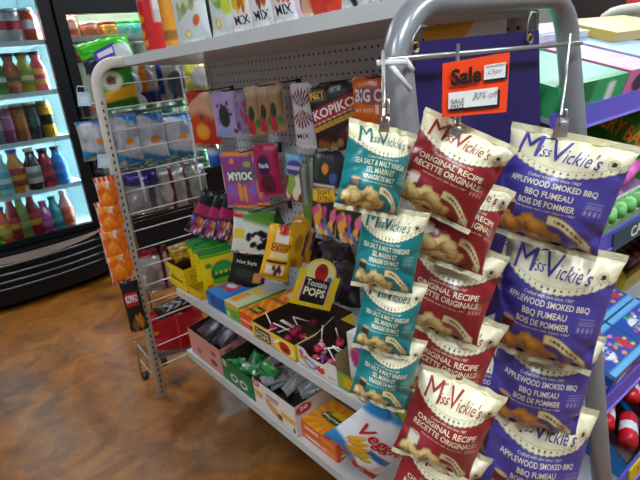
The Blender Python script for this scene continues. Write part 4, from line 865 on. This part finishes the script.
c1, o1, B1 = cooler('drink_cooler', 'black glass door cooler full of cans and bottles at the far left', fx0, fx1, gz0, 2.15, (.085, .085), ZT, '#d6eef2')
RZ = []
rows = [((18, 42), 'r1'), ((20, 93.5), 'r2'), ((26, 141), 'r3'), ((38, 189), 'r4'), ((38, 236.5), 'r5')]
yI = FYc+.10
for px, _ in rows:
    z = at(px, 1, yI)[2]; RZ.append(z)
    mb = MB()
    for y in np.linspace(FYc+.07, 4.88, 14): mb.tube([np.array([fx0+.05, y, z-.006])-o1, np.array([fx1-.05, y, z-.006])-o1], .004, '#e8eeee', 'paint', 4)
    B1(mb, fx0+.05, fx1-.05, FYc+.055, FYc+.065, z-.03, z+.004, '#cfe0e4', 'paint')
    mb.obj('cooler_shelf', c1)
# bowed kick grille with ridges
mb = MB()
def bow(x, b): q = (2*(x-fx0)/(fx1-fx0)-1); return FYc-.01-b*(1-q*q)
xs = np.linspace(fx0+.005, fx1-.005, 17); zg1 = gz0-.05; zg0 = FLOOR+.06
P = np.array([[(x, bow(x, .09), z) for x in xs] for z in np.linspace(zg0, zg1, 4)])-o1
mb.grid(P, lin('#070708'), 'black')
tp = np.array([[(x, y, zg1) for x in xs] for y in (0, 1)]); 
for i, x in enumerate(xs): tp[0, i, 1] = bow(x, .09); tp[1, i, 1] = FYc+.05
mb.grid(tp-o1, lin('#070708'), 'black', False); b2 = tp.copy(); b2[:, :, 2] = zg0; mb.grid(b2-o1, lin('#070708'), 'black', False, True)
mb.obj('kick_grille', c1)
for k, z in enumerate((zg1-.075, zg1-.135, zg1-.19, zg1-.24)):
    mb = MB(); a = fx0+.06+.06*k*0
    mb.tube([np.array([x, bow(x, .10), z])-o1 for x in np.linspace(fx0+.04, fx1-.06, 15)], .008, '#5a5c5e', 'metal', 8); mb.obj('grille_ridge', c1)
mb = MB(); K = 15; xx = np.linspace(fx0+.04, fx1-.04, K)
P = np.array([[(x, bow(x, .105), zg1-.012-.05*t*math.sin(math.pi*i/(K-1))**.6-.004*t) for i, x in enumerate(xx)] for t in (0, 1)])-o1
mb.grid(P, lin('#c4c6c8'), 'metal', True, True); mb.obj('trim_bar', c1)['label'] = 'bowed silver trim bar'
mb = MB()
for x in (fx0+.1, fx1-.12): mb.tube([np.array([x, FYc+.12, FLOOR])-o1, np.array([x, FYc+.12, FLOOR+.06])-o1], .02, '#222222', 'black', 10)
mb.obj('cooler_foot', c1)
WH = emis('cooler_tube_light', '#dcf6ff', 42)
for x in (fx1-.06, fx0+.06):
    mb = MB(); B1(mb, x-.007, x+.007, FYc+.07, FYc+.082, gz0+.03, 2.1, '#ffffff', WH); mb.obj('light_tube', c1)

def can(P, r_, h, cols, label, group):
    rt = thing('drink_can', label, 'drink can', T(*P), group); mb = MB()
    a, b = cols; mb.lathe([(r_*.8, 0, '#b8b8b8'), (r_, .006, a), (r_, h*.35, a), (r_, h*.36, b), (r_, h*.62, b), (r_, h*.63, a), (r_, h*.86, a)], 'foil', 14)
    mb.obj('can_body', rt); mb = MB(); mb.lathe([(r_, h*.86, a), (r_*.86, h*.96, '#c8c8c8'), (r_*.86, h, '#d0d0d0'), (r_*.8, h-.003, '#c0c0c0')], 'metal', 14); mb.obj('can_lid', rt); return rt
def bottle(P, r_, h, liq, lab_, capc, label, group, neck=.32, short=False):
    rt = thing('drink_bottle', label, 'bottle', T(*P), group); mb = MB()
    hs = h*.62; mb.lathe([(r_*.85, 0, liq), (r_, .01, liq), (r_*.97, h*.2, liq), (r_, hs*.95, liq), (r_*.93, hs*1.05, liq), (r_*.55, h*.80, liq), (r_*neck*1.05, h*.90, liq), (r_*neck, h*.92, liq)], 'liquid', 14); mb.obj('bottle_body', rt)
    mb = MB(); a, b = lab_; mb.lathe([(r_*1.015, h*.17, a), (r_*1.015, h*.30, a), (r_*1.015, h*.31, b), (r_*1.015, h*.42, b), (r_*1.015, h*.43, a), (r_*1.015, hs*.93, a)], 'card', 14); mb.obj('bottle_label', rt)
    mb = MB(); mb.lathe([(r_*neck*1.25, h*.92, capc), (r_*neck*1.25, h, capc), (r_*neck, h, capc)], 'plastic', 12); mb.obj('bottle_cap', rt); return rt
def inrow(k, cx, dy=0.): 
    base = rows[k][0]; cy = base[1]+(cx-base[0])*(-.30); return np.array([at((cx, cy), 1, yI+dy)[0], yI+dy, RZ[k]])
rr = [('top', 1), ('second', 2), ('third', 3), ('fourth', 4), ('bottom', 5)]
sc = 4.4/FPX
G1 = 'cans on the top cooler shelf'
for cx, a, b, lab in ((4, '#d8dada', '#c8485a', 'white and red can, third from the right on the top cooler shelf'), (18, '#e0d4d6', '#c03a4a', 'white and crimson can, second from the right on the top cooler shelf'), (32, '#d8503a', '#d8d0d0', 'coral and white can, rightmost on the top cooler shelf')):
    can(inrow(0, cx), .052, .21, (a, b), lab, G1)
for i in range(5): can(inrow(0, 4+i*9, .22), .05, .19, ('#d0b8b8', '#b8505a'), 'can in the second rank of the top cooler shelf', 'rear cans on the top cooler shelf')
for cx, liq, a, b, cap, lab in ((4, '#5a9a2a', '#3a7a2a', '#e0e8c8', '#2a2622', 'green smoothie bottle on the second cooler shelf'), (17, '#b8502a', '#c8662a', '#3a5a2a', '#2a2622', 'orange brown smoothie bottle on the second cooler shelf'), (30, '#b8a81c', '#8a9a1c', '#e8e0a0', '#2a2622', 'yellow smoothie bottle on the second cooler shelf'), (42.5, '#e0506a', '#e8a04a', '#d83a5a', '#2a2622', 'pink smoothie bottle at the right end of the second cooler shelf')):
    bottle(inrow(1, cx), .052, .265, liq, (a, b), cap, lab, None, .66)
for cx, a, b, lab in ((2, '#8fa0a4', '#d8dcdc', 'grey can on the third cooler shelf'), (12.5, '#9a5080', '#c87ab0', 'plum pink can on the third cooler shelf'), (25.5, '#b0683a', '#c8803a', 'copper orange can on the third cooler shelf'), (38, '#2a3a40', '#4a5a60', 'near black can on the third cooler shelf'), (50.5, '#e0a81c', '#2a2a20', 'yellow can at the right end of the third cooler shelf')):
    can(inrow(2, cx), .05, .26, (a, b), lab, None)
for cx, liq, a, b, cap, h, lab in ((-4, '#d8d8a0', '#e8e8d8', '#c8d880', '#e8e8e8', .28, 'pale yellow drink bottle at the left edge of the fourth cooler shelf'), (9, '#9adcea', '#58b8d8', '#e8f4f8', '#e8e8e8', .29, 'pale blue drink bottle on the fourth cooler shelf'), (23, '#d8861c', '#a83a1c', '#e0a03a', '#2a50b0', .31, 'orange sports drink with a blue cap on the fourth cooler shelf'), (39, '#1c1216', '#d8d8d8', '#8a8a90', '#e0d8d8', .30, 'dark cola bottle with a pale label on the fourth cooler shelf'), (51, '#b01c34', '#8a1428', '#c83a4a', '#1c2a3a', .28, 'deep red drink bottle on the fourth cooler shelf'), (63.5, '#1c8ae0', '#1c6ac8', '#3a9ae8', '#1c2a3a', .28, 'bright blue sports drink at the right end of the fourth cooler shelf')):
    bottle(inrow(3, cx), .058, h, liq, (a, b), cap, lab, None, .5)
for cx, liq, a, b, cap, h, lab in ((-1, '#5ae01c', '#3ab01c', '#a8e87a', '#1c2a6a', .26, 'lime green drink bottle at the left edge of the bottom cooler shelf'), (10, '#e8602a', '#e8a03a', '#d8d060', '#1c3ab0', .27, 'orange drink with a blue cap on the bottom cooler shelf'), (20.5, '#a01c2a', '#b82030', '#d8b040', '#d8d8d8', .33, 'red juice bottle with a chevron label, left one on the bottom cooler shelf'), (29.5, '#9aa860', '#8a9a50', '#b8c080', '#e0e0e0', .33, 'pale green juice bottle between the two red ones'), (40, '#a01c2a', '#b82030', '#d8b040', '#d8d8d8', .33, 'red juice bottle with a chevron label, right one on the bottom cooler shelf'), (50.5, '#d850b0', '#c84aa8', '#e07ac0', '#c860a8', .25, 'magenta can shaped bottle on the bottom cooler shelf'), (60, '#2ab0c0', '#2a98b0', '#5ac8d0', '#1c9a4a', .27, 'turquoise drink with a green cap on the bottom cooler shelf'), (71, '#e8a8a0', '#e8604a', '#e87a5a', '#d8dcdc', .30, 'clear bottle with a coral label at the right end of the bottom cooler shelf')):
    bottle(inrow(4, cx), .048, h, liq, (a, b), cap, lab, None, .45)
    
# second cooler behind the wire rack
g2 = at((72, 40), 1, FYc)[0]; gt = at((90, 13.5), 1, FYc)[2]
c2, o2, B2 = cooler('drink_cooler', 'second black cooler behind the wire rack with jars and green goods inside', fx1+.012, 2.30, .62, gt, (g2-fx1-.012, .10), 2.12, '#e6e4d6')
z2 = [at((110, 38), 1, FYc+.15)[2], at((140, 52), 1, FYc+.15)[2]-.0, 1.16, .90]
zj = at((95, 37), 1, FYc+.15)[2]
for z in (zj, at((140, 51), 1, FYc+.15)[2]-.06, 1.12, .86):
    mb = MB(); B2(mb, fx1+.06, 2.25, FYc+.07, 4.88, z-.012, z, '#d8dcd8', 'paint'); B2(mb, fx1+.06, 2.25, FYc+.06, FYc+.07, z-.03, z+.004, '#cdd2cc', 'paint'); mb.obj('cooler_shelf', c2)
GL = emis('cooler_tube_light_bright', '#f2fff6', 30)
mb = MB(); B2(mb, g2, 2.15, FYc+.065, FYc+.08, gt+.01, gt+.03, '#ffffff', GL); mb.obj('light_tube', c2)  # unseen tube added behind the door header to brighten the interior
mb = MB(); B2(mb, 2.165, 2.185, FYc+.065, FYc+.08, .70, gt-.04, '#ffffff', GL); mb.obj('light_tube', c2)
def jar(P, r_, h, body, lidc, label):
    rt = thing('food_jar', label, 'jar', T(*P)); mb = MB(); mb.lathe([(r_*.9, 0, body), (r_, .01, body), (r_, h*.75, body), (r_*.9, h*.82, body)], 'plastic', 16); mb.obj('jar_body', rt)
    mb = MB(); mb.lathe([(r_*.98, h*.8, lidc), (r_*.98, h, lidc), (r_*.8, h+.004, lidc)], 'plastic', 16); mb.obj('jar_lid', rt)
for cx, b, l, lab in ((92, '#a8543a', '#c8b8a8', 'tub of red brown dip, left on the jar shelf of the second cooler'), (110, '#c8862a', '#8a3a2a', 'tub of orange dip, next to the red brown one'), (124, '#6aa89a', '#2ab02a', 'tub with a bright green lid in the second cooler, left one'), (137, '#5ab0a8', '#3ac83a', 'tub with a bright green lid in the second cooler, right one')):
    P = at((cx, 37.5-(cx-92)*.12+3), 1, FYc+.15); P[2] = zj; jar(P, .072, .10, b, l, lab)
for cx, lab in ((128, 'left'), (140, 'right')):
    P = at((cx, 50), 1, FYc+.15); zz = at((140, 51), 1, FYc+.15)[2]-.06; jar((P[0], FYc+.15, zz), .05, .12, '#a8b89a', '#b8c8b0', f'pale green jar under the green lidded tubs, {lab} one')
for i, cz in enumerate((.62, .86, 1.12)):
    for k in range(7):
        x = 1.30+k*.125; can((x, FYc+.16, cz), .045, .15, R.choice([('#3a9a4a', '#c8e0c0'), ('#2a7a5a', '#a8d8c0'), ('#3aa0a0', '#d0e8e8'), ('#c8d8c0', '#4aa05a')]), 'green or teal can inside the second cooler, seen through gaps of the wire rack', 'cans deep in the second cooler')
for k in range(3):
    P = at((76.5+k*1.5, 46+k*16), 1, FYc+.11); can((g2+.05, FYc+.12, (zj, at((140, 51), 1, FYc+.15)[2]-.06, 1.12)[k]), .045, .16, ('#d86a5a', '#e8b0a0'), f'pink can at the left door edge of the second cooler, {("upper", "middle", "lower")[k]}', 'pink cans in the second cooler')
# ================================================================== stepped candy shelves right of the arch
cs = thing('candy_shelves', 'stepped candy shelving with purple price rails right of the grey arch', 'shelving unit', T(1.7, .75, FLOOR)); co = np.array([1.7, .75, FLOOR])
TILT = math.radians(17)
SX0, SX1 = 1.145, 2.6
SH = []
rails = [((584, 105), (585, 127), .615), ((600, 237), (603, 250), .565), ((609, 393), (612, 404), .52), ((627, 468), (630, 482), .48)]
def rail_fn(U, V): return full(U, '#5d50b4')
for k, (pt, pb, y) in enumerate(rails):
    zt = at(pt, 1, y)[2]; zb = at(pb, 1, y)[2]; zb = min(zb, zt-.05)
    SH.append((y, zt-.012))
    mb = MB()
    d = np.array([0, math.cos(TILT), math.sin(TILT)])
    a0 = np.array([SX0, y, zt-.012]); dep = .44
    b = [a0, a0+np.array([SX1-SX0, 0, 0]), a0+np.array([SX1-SX0, 0, 0])+d*dep, a0+d*dep]
    mb.hexa([p-np.array([0, 0, .012])-co for p in b], [p-co for p in b], '#8d8d93', 'paint'); mb.obj('sloped_shelf', cs)
    mb = MB(); mb.box(SX0-co[0], SX1-co[0], y-.006-co[1], y-co[1], zb-co[2], zt-co[2], '#6154bd', 'plastic')
    mb.box(SX0-co[0], SX1-co[0], y-.010-co[1], y-.006-co[1], zb-co[2], zb+.006-co[2], '#8a80d8', 'plastic')
    ro_ = mb.obj('price_rail', cs); ro_['label'] = 'purple price rail'
mb = MB(); mb.box(SX0-co[0], SX1-co[0], 1.06-co[1], 1.08-co[1], 0, 1.46, '#77777c', 'paint'); mb.obj('rear_panel', cs)
mb = MB(); mb.box(SX1-co[0], SX1+.02-co[0], .45-co[1], 1.08-co[1], 0, 1.40, '#8d8d93', 'paint'); mb.obj('side_panel', cs)
def sm(k, x, s, up=0.):
    y, z = SH[k]; c, n = math.cos(TILT), math.sin(TILT)
    P = np.array([x, y+.004, z])+np.array([0, c, n])*s+np.array([0, -n, c])*up
    return Matrix(((1, 0, 0, P[0]), (0, c, -n, P[1]), (0, n, c, P[2]), (0, 0, 0, 1)))
def cbox(k, x, s, up, lx, ly, lz, front, left, top, label, name='candy_carton', cat='carton', group=None, texts=(), nf=(20, 14), nl=(30, 12), nt=(20, 30)):
    mb = MB()
    fm = lambda U, V: np.stack([U*lx, 0*U, V*lz], -1); lm = lambda U, V: np.stack([0*U, ly*(1-U), V*lz], -1); tm = lambda U, V: np.stack([U*lx, V*ly, 0*U+lz], -1)
    mb.print(fm, front, *nf); mb.print(lm, left, *nl); mb.print(tm, top, *nt); mb.box(.0005, lx, .0005, ly, 0, lz-.0005, '#a8a49c')
    for w, tx in texts: mb.text({'f': fm, 'l': lm, 't': tm, 'tr': lambda U, V: tm(1-V, 1-U) if False else np.stack([V*lx, ly*(1-U), 0*U+lz], -1)}[w], *tx[0], **tx[1])
    return tag(mb.obj(name, None, sm(k, x, s, up)), label, cat, group)
def ctray(k, x, s, lx, ly, lz, front, left, inner, label, hb=None):
    r = thing('candy_tray', label, 'tray', sm(k, x, s)); hb = hb or lz; t = .003
    mb = MB(); fm = lambda U, V: np.stack([U*lx, 0*U, V*lz*.55], -1); mb.print(fm, front, 16, 8); mb.print(lambda U, V: fm(U, V)+np.array([0, t, 0]), inner, 4, 2, 'card', False, True); mb.obj('front_panel', r)
    for xx, fl in ((0, False), (lx, True)):
        mb = MB(); lm = lambda U, V: np.stack([0*U+xx, ly*(1-U), V*(lz+(hb-lz)*(1-U))*(1-.45*np.clip(U*2-1, 0, 1))], -1); mb.print(lm, left, 20, 8, 'card', False, fl); mb.print(lambda U, V: lm(U, V)+np.array([t if not fl else -t, 0, 0]), inner, 20, 2, 'card', False, not fl); mb.obj('side_panel', r)
    mb = MB(); mb.box(0, lx, 0, ly, 0, .003, inner); mb.box(0, lx, ly-t, ly, 0, hb, inner); mb.obj('tray_base', r); return r
def roll(mtx, r_, ln, col, c2, label, group):
    mb = MB(); K = 10; mb.tube([(-ln/2-.012, 0, 0), (-ln/2, 0, 0), (ln/2, 0, 0), (ln/2+.012, 0, 0)], r_, col, 'film', 10); mb.tube([(-ln*.2, 0, 0), (ln*.2, 0, 0)], r_*1.02, c2, 'film', 10); return tag(mb.obj('candy_roll', None, mtx), label, 'candy', group)
# top shelf of the unit
def gf(U, V): C = full(U, '#2fae6a'); C = over(C, '#0d7a3a', rect(U, V, .1, .9, .1, .9)); return over(C, '#e8f0e8', ell(U, V, .5, .5, .2, .24))
cbox(0, 1.15, 0, 0, .355, .40, .07, lambda U, V: over(over(full(U, '#2fae6a'), '#0d7a3a', rect(U, V, .30, .52, .3, 1.1)), '#e8f0e8', ell(U, V, .76, .45, .07, .4)), '#2a9a5c', lambda U, V: over(full(U, '#62c48e'), '#1f9a50', sst(.06-V, .04)+rect(U, V, .02, .3, 0, .12)), 'long mint green candy carton sloping down behind the right leg of the arch')
def pf_(U, V): C = full(U, '#e07ab0'); C = over(C, '#3a2a3a', ell(U, V, .4, .5, .2, .35)); return C
cbox(0, 1.51, 0, 0, .20, .40, .075, pf_, '#d86aa8', lambda U, V: over(over(full(U, '#e59ac8'), '#f4dbe8', rect(U, V, .2, .9, .0, .22)), '#7a5a6a', (np.sin(U*40+V*30) > .7)*rect(U, V, .2, .9, .02, .2)), 'long pink candy carton sloping down between the mint green and the pale blue ones')
cbox(0, 1.715, 0, 0, .28, .40, .08, '#8fb8de', '#9cc0e0', '#a5c6e2', 'long pale blue candy carton sloping down right of the pink one')
cbox(0, 2.0, 0, 0, .3, .40, .075, '#cfd2da', '#c8ccd6', '#c4ccd8', 'pale grey candy carton with red print right of the pale blue one')
def wf(U, V): C = full(U, '#d8d6de'); C = over(C, '#8a88a0', (np.sin(U*33+7*np.sin(V*9)) > .6)*.6); C = over(C, '#5a4fb0', rect(U, V-.2*U, 0, 1, .0, .10)); return C
cbox(0, 1.46, .27, .081, .34, .13, .025, wf, wf, wf, 'white printed carton with a purple edge lying on top of the pink and blue ones')
def yf(U, V): C = full(U, '#e8cf6a'); C = over(C, '#e8a04a', sst(V-.7, .3)); C = over(C, '#e86a4a', rect(U, V, .5, .8, .06, .16)); C = over(C, '#c8d86a', rect(U, V, .1, .5, .2, .4)*.7); return C
cbox(0, 1.84, .20, .081, .5, .20, .03, '#c8a86a', '#d8b85a', yf, 'yellow and orange carton stacked highest at the top right of the candy shelves')
# second shelf: sour gum box, trays
def cf(U, V): C = full(U, '#3f9a1c'); C = over(C, '#2a7a14', (np.sin(V*20+U*5) > .8)*.4); return C
o = cbox(1, 1.60, .05, 0, .14, .34, .20, cf, cf, '#3a8a1a', 'green sour gum box with orange lettering on the second candy shelf', texts=(('l', X('TEAR CRY BABY', .53, .80, .84, .26, '#f29a1c', .03)), ('l', X('EXTRA SOUR', .84, .48, .28, .12, '#f8e020', .02))), nl=(40, 16))
c30, s30 = math.cos(math.radians(28)), math.sin(math.radians(28)); o.matrix_world = Matrix(((1, 0, 0, 1.72), (0, c30, -s30, .655), (0, s30, c30, .905), (0, 0, 0, 1)))
ctray(1, 1.36, .0, .28, .05, .06, '#9acb84', '#8ac47a', '#dfeed8', 'pale green tray of green packs at the front of the second candy shelf')
for i in range(4): roll(sm(1, 1.41+.06*i, .025, .045) @ Matrix.Rotation(.4, 4, 'Z'), .016, .05, '#6fbf6a', '#b8e0a8', 'green wrapped candy pack in the pale green tray', 'green packs in the pale green tray')
ctray(1, 1.50, .06, .20, .26, .09, '#d8b0d8', '#caa0cc', '#e0c0e4', 'lilac tray of pink candy rolls behind the pale green tray')
for i in range(5): roll(sm(1, 1.60, .085+.046*i, .095) @ Matrix.Rotation(.15, 4, 'Z'), .021, .13, '#e85ac0', '#f07ad0', 'bright pink candy roll lying across the lilac tray', 'pink rolls in the lilac tray')
y, z = rails[1][2], SH[1][1]
mb = MB(); lm = lambda U, V: np.stack([1.38+.38*U, 0*U+y-.0125, z-.045+.05*V], -1); mb.print(lm, lambda U, V: over(full(U, '#2a4a5a'), '#3a6a72', sst(U-.5, .3)), 20, 6); mb.box(1.38, 1.76, y-.012, y-.0065, z-.045, z+.005, '#2a4a5a')
mb.text(lm, 'CARAMILK', .60, .5, .66, .62, '#e8e4d0', .03); tag(mb.obj('price_label'), 'dark teal shelf label with pale lettering on the second purple rail', 'label')
# third shelf
ctray(2, 1.86, .20, .45, .16, .15, '#d8b41c', '#e0c02a', '#7a5a14', 'yellow tray of dark red bars right behind the blue dotted cartons', .17)
for i in range(7): roll(sm(2, 1.91+.055*i, .28, .13) @ Matrix.Rotation(1.2, 4, 'Z'), .022, .11, '#4a1418', '#6a2a2a', 'dark red wrapped bar in the yellow tray', 'dark bars in the yellow tray')
def smf(U, V):
    C = full(U, '#1f49a8'); C = over(C, '#6ab4e0', rect(U, V, 0, 1, .0, .14)+rect(U, V, 0, 1, .86, 1.)); C = blobs(C, U, V, (.1, .9, .2, .8), ('#e83a4a', '#f0d03a', '#e87ab0', '#4ac05a', '#f0f0f0', '#f08a2a'), 16, .03, .055, random.Random(2)); C = over(C, '#e8e8f0', ell(U, V, .35, .5, .14, .22)); C = over(C, '#c8243a', ell(U, V, .8, .4, .08, .2)); return C
for i, (s, x, lab) in enumerate(((.0, 1.33, 'front left'), (.0, 1.55, 'front right'), (.135, 1.33, 'behind the front left one'), (.135, 1.55, 'behind the front right one'), (.0, 1.77, 'front far right'))):
    cbox(2, x, s, 0, .21, .13, .085, smf, smf, smf, f'blue candy carton with coloured dots on the third candy shelf, {lab}', group='blue dotted candy cartons', texts=(('t', X('smarties', .36, .5, .34, .2, '#1f3a98', .03)), ('l', X('24', .5, .5, .3, .4, '#e8f0f8', .03))), nt=(40, 30))
# fourth shelf
def mf(U, V): C = full(U, '#1c86d8'); C = over(C, '#8ad0f0', rect(U, V, .45, .85, .2, .4)*(np.sin(U*70) > 0)); return C
for i, x in enumerate((1.38, 1.56, 1.74)):
    ctray(3, x, 0, .16, .24, .12, mf, '#1a7ac8', '#3a1418', f'bright blue open carton of red packs on the lowest candy shelf, {("left", "middle", "right")[i]} one')
    for j in range(3):
        roll(sm(3, x+.08, .05+.07*j, .11) @ Matrix.Rotation(.4, 4, 'Z'), .026, .085, '#c81c2a', '#e8e8f0', 'red and white candy pack standing in a bright blue carton', 'red packs in the bright blue cartons')
y, z = rails[3][2], SH[3][1]
mb = MB(); lm = lambda U, V: np.stack([1.42+.5*U, 0*U+y-.0125, z-.04+.05*V], -1); mb.print(lm, '#e8c41c', 8, 4); mb.box(1.42, 1.92, y-.012, y-.0065, z-.04, z+.01, '#e8c41c'); mb.print(lambda U, V: lm(.1+.8*U, .3+.4*V)-np.array([0, .0006, 0]), lambda U, V: over(full(U, '#e8c41c'), '#a83a1c', (np.sin(U*90) > .2)*1.), 90, 2, 'ink')
tag(mb.obj('price_label'), 'yellow shelf label on the lowest purple rail', 'label')

# things on the far side of the arch, above the purple board
def of(U, V): C = full(U, '#f0b21c'); C = over(C, '#f4f4f4', sst(U-.42-.25*V, .04)); return over(C, '#d8642a', ell(U, V, .3, .4, .1, .1))
peg((464, 36), 84, 30, 1.03, of, 'yellow and white pack on the peg board seen through the arch above the purple board', ang=-9, hk=None)
hook((440, 24), 1.0, 'black peg hook holding the yellow and white pack')

# ================================================================== room shell
def noise_floor():
    m = bpy.data.materials.new('stained_concrete'); m.use_nodes = True; nt = m.node_tree; b = nt.nodes['Principled BSDF']; L = nt.links.new
    tc = nt.nodes.new('ShaderNodeTexCoord')
    n1 = nt.nodes.new('ShaderNodeTexNoise'); n1.inputs['Scale'].default_value = 1.9; n1.inputs['Detail'].default_value = 7; n1.inputs['Roughness'].default_value = .62; n1.inputs['Distortion'].default_value = 1.2
    n2 = nt.nodes.new('ShaderNodeTexNoise'); n2.inputs['Scale'].default_value = 5; n2.inputs['Detail'].default_value = 6; n2.inputs['Roughness'].default_value = .7; n2.inputs['Distortion'].default_value = .8
    r1 = nt.nodes.new('ShaderNodeValToRGB'); cr = r1.color_ramp
    cr.elements[0].position = .30; cr.elements[0].color = (*lin('#55310f'), 1); cr.elements[1].position = .72; cr.elements[1].color = (*lin('#a5743f'), 1)
    for p, c in ((.42, '#8c5210'), (.5, '#a3651f'), (.58, '#87582c')):
        e = cr.elements.new(p); e.color = (*lin(c), 1)
    mx = nt.nodes.new('ShaderNodeMix'); mx.data_type = 'RGBA'; mx.blend_type = 'MULTIPLY'; mx.inputs[0].default_value = .75
    r2 = nt.nodes.new('ShaderNodeValToRGB'); r2.color_ramp.elements[0].position = .32; r2.color_ramp.elements[0].color = (.30, .24, .18, 1); r2.color_ramp.elements[1].position = .62; r2.color_ramp.elements[1].color = (1, 1, 1, 1)
    L(tc.outputs['Object'], n1.inputs['Vector']); L(tc.outputs['Object'], n2.inputs['Vector']); L(n1.outputs['Fac'], r1.inputs[0]); L(n2.outputs['Fac'], r2.inputs[0])
    L(r1.outputs[0], mx.inputs[6]); L(r2.outputs[0], mx.inputs[7]); L(mx.outputs[2], b.inputs['Base Color'])
    b.inputs['Roughness'].default_value = .42; b.inputs['Coat Weight'].default_value = .45; b.inputs['Coat Roughness'].default_value = .2
    bp = nt.nodes.new('ShaderNodeBump'); bp.inputs['Strength'].default_value = .08; bp.inputs['Distance'].default_value = .01; L(n2.outputs['Fac'], bp.inputs['Height']); L(bp.outputs[0], b.inputs['Normal'])
    return m
M['floor'] = noise_floor(); M['wall'] = mat('painted_wall', .7, noise=.06); M['ceil'] = mat('ceiling_board', .8)
mb = MB(); mb.box(-3, 6, -3, 5.4, FLOOR-.1, FLOOR, '#ffffff', 'floor'); struct(mb, 'floor')
mb = MB(); mb.box(-3, 6, 5.4, 5.5, FLOOR, 3.1, '#7a756e', 'wall'); struct(mb, 'wall_back')
mb = MB(); mb.box(6, 6.1, -3, 5.5, FLOOR, 3.1, '#b4b2ae', 'wall'); struct(mb, 'wall_right')
mb = MB(); mb.box(-3.1, -3, -3, 5.5, FLOOR, 3.1, '#a9a9a6', 'wall'); struct(mb, 'wall_left')
mb = MB(); mb.box(-3.1, 6.1, -3.1, -3, FLOOR, 3.1, '#7d7a74', 'wall'); struct(mb, 'wall_front')
mb = MB(); mb.box(-3.1, 6.1, -3.1, 5.5, 3.1, 3.2, '#b8b8b4', 'ceil'); struct(mb, 'ceiling')
# far right background
mb = MB(); d0 = at((614, 4), 0, 5.95); mb.box(5.93, 5.99, d0[1]-.45, d0[1]+.30, FLOOR, 2.2, '#5a3a24', 'card'); tag(mb.obj('door_1'), kind='structure')
P = at((597, 5), 0, 5.2)
r = thing('display_cabinet', 'red framed dark display cabinet far back above the candy shelves', 'cabinet', T(5.3, P[1], FLOOR))
mb = MB(); mb.box(-.1, .25, -.30, .30, 0, 1.9, '#2a1c1a'); mb.obj('cabinet_body', r)
mb = MB()
for a, b, c, d in ((-.36, -.26, 1.3, 2.0), (.26, .36, 1.3, 2.0)): mb.box(-.13, -.1, a, b, c, d, '#b8362a')
mb.box(-.13, -.1, -.36, .36, 1.38, 1.50, '#b8362a'); mb.obj('red_frame', r)
# neighbouring gondola with a cream arch
x = 3.0
r = thing('gondola_shelf', 'distant cream gondola with a rounded arch at the upper right', 'shelving unit', T(x, at((625, 20), 0, x)[1], FLOOR)); o = np.array(r.location)
mb = MB(); pts = [at(p, 0, x)-o for p in ((604, 60), (603, 24), (606, 18), (613, 13.5), (622, 11), (640, 8.5), (660, 6.5))]
mb.tube(pts, .035, '#dcd8c4', 'paint', 10, ry=.03); mb.obj('end_frame', r)
pa = at((606, 22), 0, x+.05); pb = at((660, 8), 0, x+.05)
mb = MB(); mb.box(.06, .5, pb[1]-o[1], pa[1]-o[1], .3, at((625, 15), 0, x)[2]-o[2], '#c9c6bd', 'paint'); mb.obj('rear_panel', r)
mb = MB(); zz = at((625, 34), 0, x)[2]-o[2]; mb.box(-.2, .1, pb[1]-o[1], pa[1]-o[1], zz-.02, zz, '#d8d4c4', 'paint'); mb.obj('shelf', r)
for i in range(4):
    P = at((611+i*9, 30), 0, x-.08); mb = MB(); mb.box(-.05, .05, -.045, .045, 0, .07, ('#2a2a30', '#c8b8c0', '#3a2a34', '#d8d0b0')[i], 'card'); mb.box(-.052, -.05, -.03, .03, .02, .05, ('#c8c8c8', '#5a2a4a', '#e0b0b0', '#8a3a2a')[i], 'ink')
    tag(mb.obj('snack_box', None, T(P[0], P[1], zz+o[2])), f'small {("black", "pale pink", "plum", "cream")[i]} box on the distant cream gondola', 'box', 'boxes on the distant gondola')
# ceiling lamps
LAMP = emis('lamp_diffuser', '#e9f4ff', 25)
for i, (x, y) in enumerate(((-.4, -.6), (1.6, -.9), (-2.2, .9), (.4, 3.75), (3.4, -.6), (2.6, 2.6), (4.4, 1.6))):
    r = thing('ceiling_lamp', 'long fluorescent ceiling lamp above the shop floor', 'ceiling lamp', T(x, y, 3.04), 'ceiling lamps'); mb = MB(); mb.box(-.62, .62, -.17, .17, .02, .06, '#e8e8e8', 'paint'); mb.obj('lamp_housing', r)
    mb = MB(); mb.box(-.6, .6, -.15, .15, .0, .02, '#ffffff', LAMP); mb.obj('diffuser', r)
w = bpy.data.worlds.new('world'); SC.world = w; w.use_nodes = True; w.node_tree.nodes['Background'].inputs[0].default_value = (.9, .95, 1, 1); w.node_tree.nodes['Background'].inputs[1].default_value = .04
vs = SC.view_settings; vs.view_transform = 'Standard'; vs.look = 'None'; vs.exposure = .8; vs.gamma = 1; vs.use_curve_mapping = False
SC.cycles.max_bounces = 8; SC.cycles.transparent_max_bounces = 16
SC.cycles.use_denoising = True
